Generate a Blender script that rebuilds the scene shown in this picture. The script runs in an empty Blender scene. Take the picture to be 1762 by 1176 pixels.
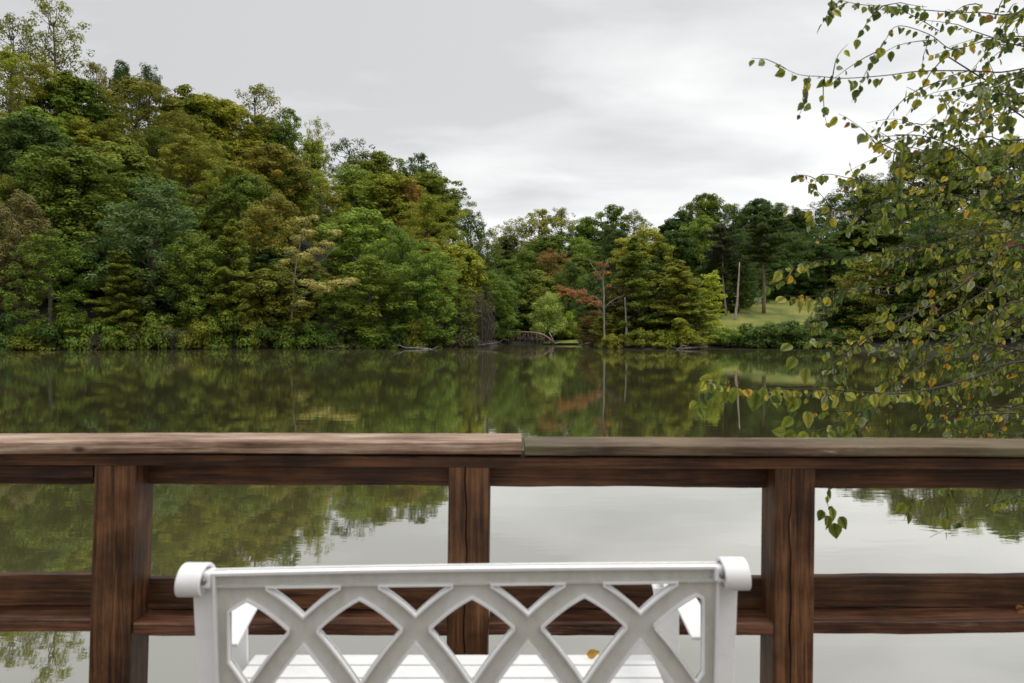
import bpy, bmesh, math, random
import numpy as np
from mathutils import Vector, Matrix, geometry

# ------------------------------------------------------------------ camera, light, exposure
S = bpy.context.scene
C = S.collection
F = 1275.0            # focal length in photo pixels (1762 wide)
CH = 2.2              # camera height above the water
HY = 570.0            # photo row of the horizon

cam_d = bpy.data.cameras.new('camera')
cam_d.sensor_width = 36.0
cam_d.lens = F / 1762 * 36
cam_d.shift_y = -(588 - HY) / 1762
cam_d.clip_start = 0.05
cam_d.clip_end = 3000
cam_d.dof.use_dof = True
cam_d.dof.focus_distance = 10.0
cam_d.dof.aperture_fstop = 4.0
cam = bpy.data.objects.new('camera', cam_d)
cam.location = (0, 0, CH)
cam.rotation_euler = (math.radians(90), 0, 0)
C.objects.link(cam)
S.camera = cam

SUN_EL, SUN_AZ = math.radians(58), math.radians(98)     # azimuth clockwise from +Y (high, from the right)
W = bpy.data.worlds.new('World'); S.world = W
W.use_nodes = True
nt = W.node_tree; nt.nodes.clear()
def N(nt, typ, **kw):
    n = nt.nodes.new(typ)
    for k, v in kw.items():
        if k.startswith('i_'):
            n.inputs[k[2:].replace('_', ' ')].default_value = v
        elif k.startswith('n_'):
            n.inputs[int(k[2:])].default_value = v
        else:
            setattr(n, k, v)
    return n
def lk(nt, a, b): nt.links.new(a, b)
def math_n(nt, op, a, b=None, clamp=False):
    n = nt.nodes.new('ShaderNodeMath'); n.operation = op; n.use_clamp = clamp
    for i, v in enumerate((a, b)):
        if v is None: continue
        if isinstance(v, (int, float)): n.inputs[i].default_value = v
        else: nt.links.new(v, n.inputs[i])
    return n.outputs[0]
def ramp(nt, fac, stops):
    n = nt.nodes.new('ShaderNodeValToRGB')
    el = n.color_ramp.elements
    while len(el) < len(stops): el.new(0.5)
    for e, (p, c) in zip(el, stops):
        e.position = p
        e.color = (c[0], c[1], c[2], 1) if isinstance(c, (tuple, list)) else (c, c, c, 1)
    nt.links.new(fac, n.inputs[0])
    return n.outputs[0]
def mixc(nt, fac, a, b, mode='MIX'):
    n = nt.nodes.new('ShaderNodeMix'); n.data_type = 'RGBA'; n.blend_type = mode
    for i, v in ((0, fac), (6, a), (7, b)):
        if isinstance(v, (int, float)): n.inputs[i].default_value = v
        elif isinstance(v, tuple): n.inputs[i].default_value = (v[0], v[1], v[2], 1)
        else: nt.links.new(v, n.inputs[i])
    return n.outputs[2]

tc = N(nt, 'ShaderNodeTexCoord')
sep = N(nt, 'ShaderNodeSeparateXYZ'); lk(nt, tc.outputs['Generated'], sep.inputs[0])
dx, dy, dz = sep.outputs
zc = math_n(nt, 'ADD', math_n(nt, 'MAXIMUM', dz, 0.0), 0.16)
cx = math_n(nt, 'DIVIDE', dx, zc); cy = math_n(nt, 'DIVIDE', dy, zc)
cmb = N(nt, 'ShaderNodeCombineXYZ'); lk(nt, cx, cmb.inputs[0]); lk(nt, cy, cmb.inputs[1])
def wnoise(scale, detail, rough, loc, scl=(1, 1, 1)):
    m = N(nt, 'ShaderNodeMapping'); m.inputs['Location'].default_value = loc; m.inputs['Scale'].default_value = scl
    lk(nt, cmb.outputs[0], m.inputs[0])
    n = N(nt, 'ShaderNodeTexNoise'); n.inputs['Scale'].default_value = scale
    n.inputs['Detail'].default_value = detail; n.inputs['Roughness'].default_value = rough
    n.inputs['Distortion'].default_value = 0.25
    lk(nt, m.outputs[0], n.inputs['Vector']); return n.outputs['Fac']
n1 = wnoise(0.42, 3.0, 0.42, (3.1, 1.7, 0))
n2 = wnoise(1.9, 5.0, 0.5, (7.3, 2.2, 0), (0.8, 1.3, 1))
nn = math_n(nt, 'ADD', math_n(nt, 'MULTIPLY', n1, 0.56), math_n(nt, 'MULTIPLY', n2, 0.44))
cl = ramp(nt, nn, [(0.41, (0.71, 0.71, 0.72)), (0.48, (0.83, 0.83, 0.835)), (0.57, (1.0, 1.0, 0.995))])
# brighter cloud toward the low middle-right of the view, duller to the left
g = math_n(nt, 'ADD', math_n(nt, 'MULTIPLY', dx, 0.12), 1.01)
g = math_n(nt, 'MINIMUM', g, 1.07)
lowb = math_n(nt, 'MULTIPLY', math_n(nt, 'SUBTRACT', 0.30, dz, clamp=True), 0.55)
zen = math_n(nt, 'MULTIPLY', math_n(nt, 'SUBTRACT', dz, 0.45, clamp=True), 2.0)
g = math_n(nt, 'ADD', math_n(nt, 'ADD', g, lowb), zen)
cl2 = mixc(nt, 1.0, cl, g, 'MULTIPLY')
sky = N(nt, 'ShaderNodeTexSky'); sky.sky_type = 'NISHITA'; sky.sun_disc = False
sky.sun_elevation = SUN_EL; sky.sun_rotation = SUN_AZ
skys = mixc(nt, 1.0, sky.outputs[0], (0.08, 0.08, 0.08), 'MULTIPLY')
allsky = mixc(nt, 0.95, skys, cl2)
grd = math_n(nt, 'MULTIPLY', math_n(nt, 'ADD', dz, 0.02), 40.0, clamp=True)
fin = mixc(nt, grd, (0.05, 0.055, 0.04), allsky)
bg = N(nt, 'ShaderNodeBackground'); lk(nt, fin, bg.inputs[0]); bg.inputs[1].default_value = 1.0
wo = N(nt, 'ShaderNodeOutputWorld'); lk(nt, bg.outputs[0], wo.inputs[0])

sd = bpy.data.lights.new('sun', 'SUN'); sd.energy = 1.4; sd.angle = math.radians(22); sd.color = (1, 0.965, 0.9)
sun = bpy.data.objects.new('sun', sd)
dirv = Vector((math.sin(SUN_AZ) * math.cos(SUN_EL), math.cos(SUN_AZ) * math.cos(SUN_EL), math.sin(SUN_EL)))
sun.rotation_euler = dirv.to_track_quat('Z', 'Y').to_euler()
sun.location = dirv * 60
C.objects.link(sun)

S.view_settings.view_transform = 'Standard'; S.view_settings.look = 'None'
S.view_settings.exposure = 0.0; S.view_settings.gamma = 1.0
S.cycles.max_bounces = 6; S.cycles.diffuse_bounces = 2; S.cycles.glossy_bounces = 3
S.cycles.transmission_bounces = 3; S.cycles.transparent_max_bounces = 4
S.cycles.caustics_reflective = False; S.cycles.caustics_refractive = False
S.cycles.use_denoising = True
S.cycles.sample_clamp_indirect = 4.0

rnd = random.Random(7)
rng = np.random.default_rng(11)

# ------------------------------------------------------------------ helpers
def P(px, py, d):
    """photo pixel at depth d (metres along +Y) -> world point"""
    return Vector(((px - 881) / F * d, d, CH - (py - HY) / F * d))

def tag(o, label=None, cat=None, group=None, kind=None):
    if label: o['label'] = label
    if cat: o['category'] = cat
    if group: o['group'] = group
    if kind: o['kind'] = kind
    return o

def link(name, me, parent=None, color=None):
    o = bpy.data.objects.new(name, me); C.objects.link(o)
    if parent is not None: o.parent = parent
    if color: o.color = (*color, 1)
    return o

def empty(name, loc=(0, 0, 0)):
    o = bpy.data.objects.new(name, None); C.objects.link(o); o.location = loc; o.empty_display_size = 0.3
    return o

def mesh_np(name, V, Fc, mat, attrs=None, smooth=False):
    """V (n,3); Fc = array (m,k) of equal-sized faces, or list of lists"""
    me = bpy.data.meshes.new(name)
    if isinstance(Fc, np.ndarray):
        m, k = Fc.shape
        me.vertices.add(len(V)); me.vertices.foreach_set('co', np.asarray(V, dtype=np.float32).ravel())
        me.loops.add(m * k); me.loops.foreach_set('vertex_index', Fc.astype(np.int32).ravel())
        me.polygons.add(m)
        me.polygons.foreach_set('loop_start', np.arange(0, m * k, k, dtype=np.int32))
        me.polygons.foreach_set('loop_total', np.full(m, k, dtype=np.int32))
        me.update(calc_edges=True)
    else:
        me.from_pydata([tuple(v) for v in V], [], Fc); me.update()
    if smooth: me.polygons.foreach_set('use_smooth', [True] * len(me.polygons))
    if attrs:
        for an, (typ, arr) in attrs.items():
            a = me.attributes.new(an, typ, 'POINT')
            if typ == 'FLOAT': a.data.foreach_set('value', np.asarray(arr, dtype=np.float32).ravel())
            else: a.data.foreach_set('color', np.asarray(arr, dtype=np.float32).ravel())
    if mat: me.materials.append(mat)
    return me

class MB:
    def __init__(s): s.v = []; s.f = []
    def tube(s, pts, rad, k=6, cap=True):
        pts = [Vector(p) for p in pts]
        n = len(pts); base = len(s.v)
        up = None
        for i, p in enumerate(pts):
            t = (pts[min(i + 1, n - 1)] - pts[max(i - 1, 0)])
            if t.length < 1e-7: t = Vector((0, 0, 1))
            t.normalize()
            if up is None:
                up = Vector((0, 0, 1)) if abs(t.z) < 0.9 else Vector((1, 0, 0))
            a = t.cross(up)
            if a.length < 1e-4: a = t.cross(Vector((0.3, 1, 0.2)))
            a.normalize(); b = a.cross(t).normalized(); up = b
            r = rad[i] if hasattr(rad, '__len__') else rad
            for j in range(k):
                an = 2 * math.pi * j / k
                s.v.append(p + (a * math.cos(an) + b * math.sin(an)) * r)
        for i in range(n - 1):
            for j in range(k):
                a0 = base + i * k + j; a1 = base + i * k + (j + 1) % k
                s.f.append([a0, a1, a1 + k, a0 + k])
        if cap:
            s.f.append([base + j for j in range(k)][::-1])
            s.f.append([base + (n - 1) * k + j for j in range(k)])
    def loops(s, loops, closed=True, cap=True):
        """skin successive cross-section loops of equal length"""
        base = len(s.v); k = len(loops[0]); n = len(loops)
        for L in loops: s.v += [Vector(p) for p in L]
        for i in range(n - 1):
            for j in range(k if closed else k - 1):
                a0 = base + i * k + j; a1 = base + i * k + (j + 1) % k
                s.f.append([a0, a1, a1 + k, a0 + k])
        if cap:
            s.f.append([base + j for j in range(k)][::-1])
            s.f.append([base + (n - 1) * k + j for j in range(k)])
    def box(s, x0, x1, y0, y1, z0, z1):
        b = len(s.v)
        s.v += [Vector((x, y, z)) for z in (z0, z1) for y in (y0, y1) for x in (x0, x1)]
        for q in ((0, 2, 3, 1), (4, 5, 7, 6), (0, 1, 5, 4), (2, 6, 7, 3), (0, 4, 6, 2), (1, 3, 7, 5)):
            s.f.append([b + i for i in q])
    def mesh(s, name, mat, smooth=False, bevel=0):
        me = mesh_np(name, s.v, s.f, mat)
        bm = bmesh.new(); bm.from_mesh(me)
        bmesh.ops.recalc_face_normals(bm, faces=bm.faces)
        if bevel:
            bmesh.ops.bevel(bm, geom=[e for e in bm.edges if len(e.link_faces) == 2 and e.calc_face_angle(0) > 0.6], offset=bevel, segments=2, affect='EDGES', profile=0.5)
        bm.to_mesh(me); bm.free()
        if smooth: me.polygons.foreach_set('use_smooth', [True] * len(me.polygons))
        return me
    def obj(s, name, mat, parent=None, smooth=False, bevel=0, color=None):
        return link(name, s.mesh(name, mat, smooth, bevel), parent, color)

def smoothstep(t):
    t = max(0.0, min(1.0, t)); return t * t * (3 - 2 * t)

# ------------------------------------------------------------------ materials
def newmat(name):
    m = bpy.data.materials.new(name); m.use_nodes = True
    t = m.node_tree; t.nodes.clear()
    out = t.nodes.new('ShaderNodeOutputMaterial')
    b = t.nodes.new('ShaderNodeBsdfPrincipled')
    t.links.new(b.outputs[0], out.inputs[0])
    return m, t, b, out
def noise(t, vec, scale, detail=3.0, rough=0.5, dist=0.0, scl=None, loc=(0, 0, 0)):
    if scl or loc != (0, 0, 0):
        mp = N(t, 'ShaderNodeMapping'); mp.inputs['Scale'].default_value = scl or (1, 1, 1); mp.inputs['Location'].default_value = loc
        lk(t, vec, mp.inputs[0]); vec = mp.outputs[0]
    n = N(t, 'ShaderNodeTexNoise'); n.inputs['Scale'].default_value = scale; n.inputs['Detail'].default_value = detail
    n.inputs['Roughness'].default_value = rough; n.inputs['Distortion'].default_value = dist
    lk(t, vec, n.inputs['Vector']); return n.outputs['Fac']
def bump(t, h, strength, dist, b):
    bn = N(t, 'ShaderNodeBump'); bn.inputs['Strength'].default_value = strength; bn.inputs['Distance'].default_value = dist
    lk(t, h, bn.inputs['Height']); lk(t, bn.outputs[0], b.inputs['Normal'])

# foliage: tint comes from the object's own colour, small leaf-to-leaf variation from an attribute
def foliage_mat(name, trans=0.36, rough=0.55):
    m, t, b, out = newmat(name)
    oi = N(t, 'ShaderNodeObjectInfo')
    at = N(t, 'ShaderNodeAttribute'); at.attribute_name = 'v'
    gain = math_n(t, 'ADD', math_n(t, 'MULTIPLY', at.outputs['Fac'], 0.85), 0.70)
    c = mixc(t, 1.0, oi.outputs['Color'], gain, 'MULTIPLY')
    at2 = N(t, 'ShaderNodeAttribute'); at2.attribute_name = 'w'
    warm = mixc(t, 1.0, c, (1.35, 1.12, 0.75), 'MULTIPLY')
    c = mixc(t, at2.outputs['Fac'], c, warm)
    lk(t, c, b.inputs['Base Color']); b.inputs['Roughness'].default_value = rough
    b.inputs['Specular IOR Level'].default_value = 0.12
    tr = N(t, 'ShaderNodeBsdfTranslucent'); lk(t, c, tr.inputs[0])
    mx = N(t, 'ShaderNodeMixShader'); mx.inputs[0].default_value = trans
    lk(t, b.outputs[0], mx.inputs[1]); lk(t, tr.outputs[0], mx.inputs[2]); lk(t, mx.outputs[0], out.inputs[0])
    return m
M_FOL = foliage_mat('foliage')

def bark_mat():
    m, t, b, out = newmat('bark')
    oi = N(t, 'ShaderNodeObjectInfo'); g = N(t, 'ShaderNodeTexCoord')
    n = noise(t, g.outputs['Object'], 2.5, 5, 0.65, scl=(2.2, 2.2, 0.5))
    c = mixc(t, 1.0, oi.outputs['Color'], ramp(t, n, [(0.3, 0.45), (0.7, 1.35)]), 'MULTIPLY')
    lk(t, c, b.inputs['Base Color']); b.inputs['Roughness'].default_value = 0.9
    bump(t, n, 0.6, 0.05, b)
    return m
M_BARK = bark_mat()

def wood_mat(name, axis, c_dark, c_mid, c_light, grime=None, streak=1.0, rough=0.6, wear=0.0):
    """grain runs along `axis` (0=x, 2=z) in world-sized object coordinates"""
    m, t, b, out = newmat(name)
    g = N(t, 'ShaderNodeTexCoord'); oi = N(t, 'ShaderNodeObjectInfo')
    add = N(t, 'ShaderNodeVectorMath', operation='ADD'); lk(t, g.outputs['Object'], add.inputs[0])
    sc = N(t, 'ShaderNodeVectorMath', operation='SCALE'); sc.inputs['Scale'].default_value = 13.0
    cb = N(t, 'ShaderNodeCombineXYZ'); lk(t, oi.outputs['Random'], cb.inputs[0]); lk(t, oi.outputs['Random'], cb.inputs[1]); lk(t, oi.outputs['Random'], cb.inputs[2])
    lk(t, cb.outputs[0], sc.inputs[0]); lk(t, sc.outputs[0], add.inputs[1])
    v = add.outputs[0]
    s1 = [1.0, 1.0, 1.0]; s1[axis] = 0.06
    s2 = [1.0, 1.0, 1.0]; s2[axis] = 0.03
    warp = noise(t, v, 3.0, 2, 0.5, scl=tuple(s1))
    fine = noise(t, v, 85, 6, 0.72, 0.7, scl=tuple(s2))
    band = noise(t, v, 22, 4, 0.55, 1.6, scl=tuple(s1))
    blot = noise(t, v, 5.0, 5, 0.6, scl=(1, 1, 1) if axis == 2 else (0.5, 1, 1))
    vor = N(t, 'ShaderNodeTexVoronoi'); vor.inputs['Scale'].default_value = 3.2
    mp = N(t, 'ShaderNodeMapping'); ks = [1.6, 1.6, 1.6]; ks[axis] = 0.75; mp.inputs['Scale'].default_value = ks
    lk(t, v, mp.inputs[0]); lk(t, mp.outputs[0], vor.inputs['Vector'])
    knot = ramp(t, vor.outputs['Distance'], [(0.03, 0.0), (0.075, 1.0)])
    mixg = math_n(t, 'ADD', math_n(t, 'MULTIPLY', fine, 0.85 * streak), math_n(t, 'MULTIPLY', band, 0.35))
    mixg = math_n(t, 'ADD', mixg, math_n(t, 'MULTIPLY', math_n(t, 'SUBTRACT', blot, 0.5), 0.75))
    col = ramp(t, mixg, [(0.42, c_dark), (0.60, c_mid), (0.82, c_light)])
    split = ramp(t, noise(t, v, 60, 3, 0.5, 0.4, scl=tuple(s2), loc=(9, 4, 6)), [(0.31, 0.5), (0.38, 1.0)])
    col = mixc(t, 1.0, col, split, 'MULTIPLY')
    col = mixc(t, 1.0, col, mixc(t, knot, (0.28, 0.22, 0.2), (1, 1, 1)), 'MULTIPLY')
    if grime:
        gf = ramp(t, noise(t, v, 2.2, 6, 0.65, 0.3, scl=(0.6, 1, 1), loc=(4, 2, 1)), [(0.40, 0.0), (0.62, 1.0)])
        col = mixc(t, math_n(t, 'MULTIPLY', gf, grime[1]), col, grime[0])
    if wear:
        wf = ramp(t, noise(t, v, 60, 6, 0.75, 0.5, scl=tuple(s1), loc=(1, 7, 3)), [(0.60, 0.0), (0.70, 1.0)])
        col = mixc(t, math_n(t, 'MULTIPLY', wf, wear), col, (0.55, 0.48, 0.42))
    lk(t, col, b.inputs['Base Color'])
    b.inputs['Roughness'].default_value = rough
    b.inputs['Specular IOR Level'].default_value = 0.3
    hh = math_n(t, 'ADD', math_n(t, 'MULTIPLY', fine, 0.6), math_n(t, 'MULTIPLY', band, 0.6))
    hh = math_n(t, 'ADD', hh, math_n(t, 'MULTIPLY', knot, 0.2))
    bump(t, hh, 0.8, 0.004, b)
    return m
M_POST = wood_mat('stained_post_wood', 2, (0.020, 0.008, 0.003), (0.080, 0.034, 0.013), (0.21, 0.095, 0.040), rough=0.55)
M_RAIL = wood_mat('stained_rail_wood', 0, (0.017, 0.007, 0.0025), (0.066, 0.028, 0.011), (0.18, 0.078, 0.033), rough=0.55)
M_SHELF = wood_mat('stained_shelf_wood', 0, (0.016, 0.005, 0.002), (0.075, 0.030, 0.014), (0.19, 0.088, 0.048), rough=0.45, wear=0.25)
M_CAP1 = wood_mat('weathered_cap_wood', 0, (0.065, 0.032, 0.018), (0.25, 0.155, 0.10), (0.54, 0.43, 0.33), rough=0.6, wear=0.6)
M_CAP2 = wood_mat('mossy_cap_wood', 0, (0.035, 0.017, 0.010), (0.115, 0.066, 0.038), (0.22, 0.15, 0.09), grime=((0.13, 0.13, 0.06), 0.6), rough=0.65, wear=0.5)
M_DECK = wood_mat('deck_plank_wood', 0, (0.06, 0.045, 0.035), (0.14, 0.11, 0.085), (0.25, 0.2, 0.16), rough=0.75)

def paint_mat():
    m, t, b, out = newmat('shaded_white_paint_with_grime')
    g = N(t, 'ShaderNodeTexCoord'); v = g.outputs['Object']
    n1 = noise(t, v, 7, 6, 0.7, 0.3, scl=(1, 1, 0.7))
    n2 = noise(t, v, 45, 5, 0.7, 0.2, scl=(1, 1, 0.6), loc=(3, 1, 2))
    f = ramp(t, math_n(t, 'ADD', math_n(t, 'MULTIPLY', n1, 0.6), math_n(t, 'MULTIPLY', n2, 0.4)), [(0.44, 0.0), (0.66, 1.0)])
    c = mixc(t, math_n(t, 'MULTIPLY', f, 0.45), (0.60, 0.595, 0.55), (0.33, 0.32, 0.22))  # base white darkened to paint in the backrest's shade, grime stains mixed over it
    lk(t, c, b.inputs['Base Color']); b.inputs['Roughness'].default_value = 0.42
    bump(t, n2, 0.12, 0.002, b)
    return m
M_WHITE_SHADE_GRIME = paint_mat()
def clean_paint():
    m, t, b, out = newmat('white_paint')
    g = N(t, 'ShaderNodeTexCoord'); v = g.outputs['Object']
    n2 = noise(t, v, 14, 6, 0.7, 0.2)
    c = mixc(t, ramp(t, n2, [(0.5, 0.0), (0.75, 0.5)]), (0.80, 0.80, 0.80), (0.62, 0.62, 0.58))
    lk(t, c, b.inputs['Base Color']); b.inputs['Roughness'].default_value = 0.38
    return m
M_WHITE = clean_paint()
m, t, b, out = newmat('bolt_metal'); b.inputs['Base Color'].default_value = (0.25, 0.24, 0.22, 1); b.inputs['Metallic'].default_value = 0.7; b.inputs['Roughness'].default_value = 0.5
M_BOLT = m

def ground_mat():
    m, t, b, out = newmat('forest_floor')
    g = N(t, 'ShaderNodeTexCoord'); v = g.outputs['Object']
    n = noise(t, v, 0.5, 8, 0.7)
    lk(t, ramp(t, n, [(0.35, (0.012, 0.011, 0.007)), (0.55, (0.026, 0.022, 0.013)), (0.7, (0.03, 0.034, 0.014))]), b.inputs['Base Color'])
    b.inputs['Roughness'].default_value = 1.0
    return m
M_GROUND = ground_mat()
def lawn_mat():
    m, t, b, out = newmat('mown_grass')
    g = N(t, 'ShaderNodeTexCoord'); v = g.outputs['Object']
    n = noise(t, v, 0.22, 6, 0.6, scl=(1, 0.5, 1)); n2 = noise(t, v, 4.0, 5, 0.75)
    s = math_n(t, 'ADD', math_n(t, 'MULTIPLY', n, 0.6), math_n(t, 'MULTIPLY', n2, 0.4))
    lk(t, ramp(t, s, [(0.41, (0.07, 0.10, 0.014)), (0.5, (0.135, 0.16, 0.022)), (0.59, (0.24, 0.21, 0.04))]), b.inputs['Base Color'])
    b.inputs['Roughness'].default_value = 1.0; bump(t, n2, 0.8, 0.15, b)
    return m
M_LAWN = lawn_mat()

def water_mat():
    m, t, b, out = newmat('lake_water')
    g = N(t, 'ShaderNodeTexCoord'); v = g.outputs['Object']
    a = noise(t, v, 0.9, 3, 0.5, 0.4, scl=(0.8, 2.4, 1))
    c = noise(t, v, 6.5, 3, 0.55, 0.3, scl=(0.7, 1.6, 1), loc=(5, 5, 0))
    big = noise(t, v, 0.035, 3, 0.5, 0.5, scl=(0.6, 1.6, 1))
    cal = ramp(t, big, [(0.4, 0.35), (0.65, 1.0)])
    h = math_n(t, 'ADD', math_n(t, 'MULTIPLY', a, 0.0022), math_n(t, 'MULTIPLY', c, 0.0004))
    h = math_n(t, 'MULTIPLY', h, cal)
    bn = N(t, 'ShaderNodeBump'); bn.inputs['Strength'].default_value = 1.0; bn.inputs['Distance'].default_value = 1.0
    lk(t, h, bn.inputs['Height'])
    df = N(t, 'ShaderNodeBsdfDiffuse'); df.inputs[0].default_value = (0.098, 0.094, 0.040, 1)
    gl = N(t, 'ShaderNodeBsdfGlossy'); gl.inputs['Color'].default_value = (0.96, 0.96, 0.93, 1)
    # a film of wind-ruffled water close under the far bank
    sp = N(t, 'ShaderNodeSeparateXYZ'); lk(t, v, sp.inputs[0])
    far = math_n(t, 'DIVIDE', math_n(t, 'SUBTRACT', sp.outputs[1], 62.0), 26.0, clamp=True)
    ruf = math_n(t, 'MULTIPLY', far, ramp(t, noise(t, v, 0.05, 3, 0.6, 0.3, scl=(0.4, 3.0, 1), loc=(2, 9, 0)), [(0.45, 0.0), (0.6, 1.0)]))
    lk(t, math_n(t, 'ADD', math_n(t, 'MULTIPLY', ruf, 0.10), 0.012), gl.inputs['Roughness'])
    lk(t, bn.outputs[0], gl.inputs['Normal'])
    fr = N(t, 'ShaderNodeFresnel'); fr.inputs['IOR'].default_value = 1.9; lk(t, bn.outputs[0], fr.inputs['Normal'])
    fac = math_n(t, 'ADD', math_n(t, 'MULTIPLY', fr.outputs[0], 0.92), 0.36, clamp=True)
    fac = math_n(t, 'MINIMUM', fac, 0.87)
    mx = N(t, 'ShaderNodeMixShader'); lk(t, fac, mx.inputs[0]); lk(t, df.outputs[0], mx.inputs[1]); lk(t, gl.outputs[0], mx.inputs[2])
    lk(t, mx.outputs[0], out.inputs[0])
    return m
M_WATER = water_mat()

def leaf_mat():
    m, t, b, out = newmat('birch_leaf')
    at = N(t, 'ShaderNodeAttribute'); at.attribute_name = 'col'
    g = N(t, 'ShaderNodeTexCoord')
    n = noise(t, g.outputs['Object'], 90, 3, 0.6)
    c = mixc(t, 1.0, at.outputs['Color'], ramp(t, n, [(0.3, 0.75), (0.7, 1.2)]), 'MULTIPLY')
    lk(t, c, b.inputs['Base Color']); b.inputs['Roughness'].default_value = 0.42; b.inputs['Specular IOR Level'].default_value = 0.4
    tr = N(t, 'ShaderNodeBsdfTranslucent'); lk(t, c, tr.inputs[0])
    mx = N(t, 'ShaderNodeMixShader'); mx.inputs[0].default_value = 0.46
    lk(t, b.outputs[0], mx.inputs[1]); lk(t, tr.outputs[0], mx.inputs[2]); lk(t, mx.outputs[0], out.inputs[0])
    return m
M_LEAF = leaf_mat()

# ------------------------------------------------------------------ the land
YS = [(-1500, 40), (-900, 52), (-400, 70), (0, 84), (300, 88), (500, 92), (700, 95), (800, 100), (846, 106), (858, 123), (872, 126), (950, 128), (1000, 122), (1030, 100),
      (1042, 91), (1120, 90), (1200, 90), (1215, 95), (1240, 96), (1280, 93), (1430, 92), (1500, 86), (1762, 75), (1900, 48), (2000, 26), (2150, 14), (2500, 9), (4000, 7)]
SKY = [(-400, 20), (0, 62), (60, 60), (130, 92), (190, 118), (250, 125), (300, 155), (350, 158), (400, 175), (430, 165), (480, 188), (540, 215), (590, 245),
       (640, 264), (700, 270), (740, 278), (780, 322), (810, 362), (835, 392), (880, 380), (950, 364), (1000, 374), (1060, 359), (1110, 374), (1132, 392), (1180, 368),
       (1215, 342), (1250, 352), (1300, 347), (1345, 352), (1370, 362), (1400, 345), (1450, 320), (1500, 300), (1560, 278), (1610, 258), (1680, 254), (1762, 240), (2000, 215)]
YR = [(-400, 120), (0, 132), (190, 142), (300, 152), (430, 165), (545, 182), (640, 185), (740, 180), (800, 165), (838, 155), (870, 215), (950, 220), (1060, 220),
      (1120, 215), (1215, 225), (1350, 225), (1450, 210), (1560, 190), (1762, 170), (2000, 150), (4000, 140)]
def tab(T, x): return float(np.interp(x, [a for a, _ in T], [b for _, b in T]))
def ground(px, Y):
    ys, yr = tab(YS, px), tab(YR, px)
    ysk = tab(SKY, px)
    hr = max(2.0, (HY - ysk) / F * yr + CH - 19.0)
    if 836 < px < 872: hr *= 0.7
    if Y < ys: return -0.08 * min(ys - Y, 10) - 0.05
    t = (Y - ys) / (yr - ys)
    z = 0.25 * smoothstep((Y - ys) / 1.5) - 0.05 * (Y < ys + 0.2)
    z += hr * (t if t < 1 else 1 + 0.15 * (t - 1)) if t < 1.6 else hr * 1.09
    # the lawn: gentle rise from the bank, the wood behind
    wl = smoothstep((px - 1195) / 40) * smoothstep((1490 - px) / 60)
    if wl > 0:
        zl = float(np.interp(Y, [ys, ys + 2, 110, 150, 230], [0, 0.4, 3.4, 8.4, hr]))
        z = z * (1 - wl) + zl * wl
    wc = smoothstep((px - 850) / 25) * smoothstep((1060 - px) / 25)
    if wc > 0:
        zl = float(np.interp(Y, [ys, ys + 1, 150, 220], [0, 0.3, 1.2, hr]))
        z = z * (1 - wc) + zl * wc
    return z
def ground_xy(x, y):
    if y > 6:
        return ground(max(-1500, min(4000, x / y * F + 881)), y)
    d = max(-1.5 - y, x - 7.5 - 0.2 * max(0, y), -40 - x)
    return -1.2 + 2.0 * smoothstep((d + 2) / 4)

xs = np.concatenate([np.arange(-700, -180, 20), np.arange(-180, 190, 2.6), np.arange(190, 720, 20)])
ysv = np.concatenate([np.arange(-300, -20, 20), np.arange(-20, 60, 4), np.arange(60, 240, 2.2), np.arange(240, 1000, 25)])
V = []
for y in ysv:
    for x in xs:
        V.append((x, y, ground_xy(x, y)))
nx = len(xs); Q = []
for j in range(len(ysv) - 1):
    a = np.arange(nx - 1) + j * nx
    Q.append(np.stack([a, a + 1, a + 1 + nx, a + nx], 1))
terr = link('terrain', mesh_np('terrain', np.array(V), np.concatenate(Q), M_GROUND, smooth=True)); tag(terr, kind='structure')

w = mesh_np('water', np.array([(-700, -200, 0), (700, -200, 0), (700, 240, 0), (-700, 240, 0)], dtype=float), np.array([[0, 1, 2, 3]]), M_WATER)
tag(link('water', w), kind='structure')

def drape(name, px0, px1, y0, y1, dz=0.06):
    n, m_ = 34, 34; V = []; Fq = []
    for j in range(m_ + 1):
        Y = y0 + (y1 - y0) * j / m_
        for i in range(n + 1):
            px = px0 + (px1 - px0) * i / n
            e = 0.0
            V.append(((px - 881) / F * Y, Y, max(ground(px, Y), 0.02) + dz))
    for j in range(m_):
        for i in range(n):
            a = j * (n + 1) + i; Fq.append([a, a + 1, a + n + 2, a + n + 1])
    o = link(name, mesh_np(name, V, Fq, M_LAWN, smooth=True)); tag(o, kind='structure'); return o
drape('lawn', 1205, 1500, 96.8, 160, 0.25)
drape('grass', 935, 1050, 121.5, 150, 0.2)

# ------------------------------------------------------------------ tree prototypes
def leaves_np(cen, nor, size, aspect=0.62):
    """leaf-sized rhombs"""
    n = len(cen)
    r = rng.normal(size=(n, 3)); a = np.cross(nor, r); a /= np.linalg.norm(a, axis=1, keepdims=True) + 1e-9
    b = np.cross(nor, a)
    s = size[:, None]
    k = nor * s * 0.18
    V = np.stack([cen - a * s, cen - b * s * aspect + k, cen + a * s, cen + b * s * aspect + k], 1).reshape(-1, 3)
    Fq = np.arange(n * 4).reshape(n, 4)
    return V, Fq

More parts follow.
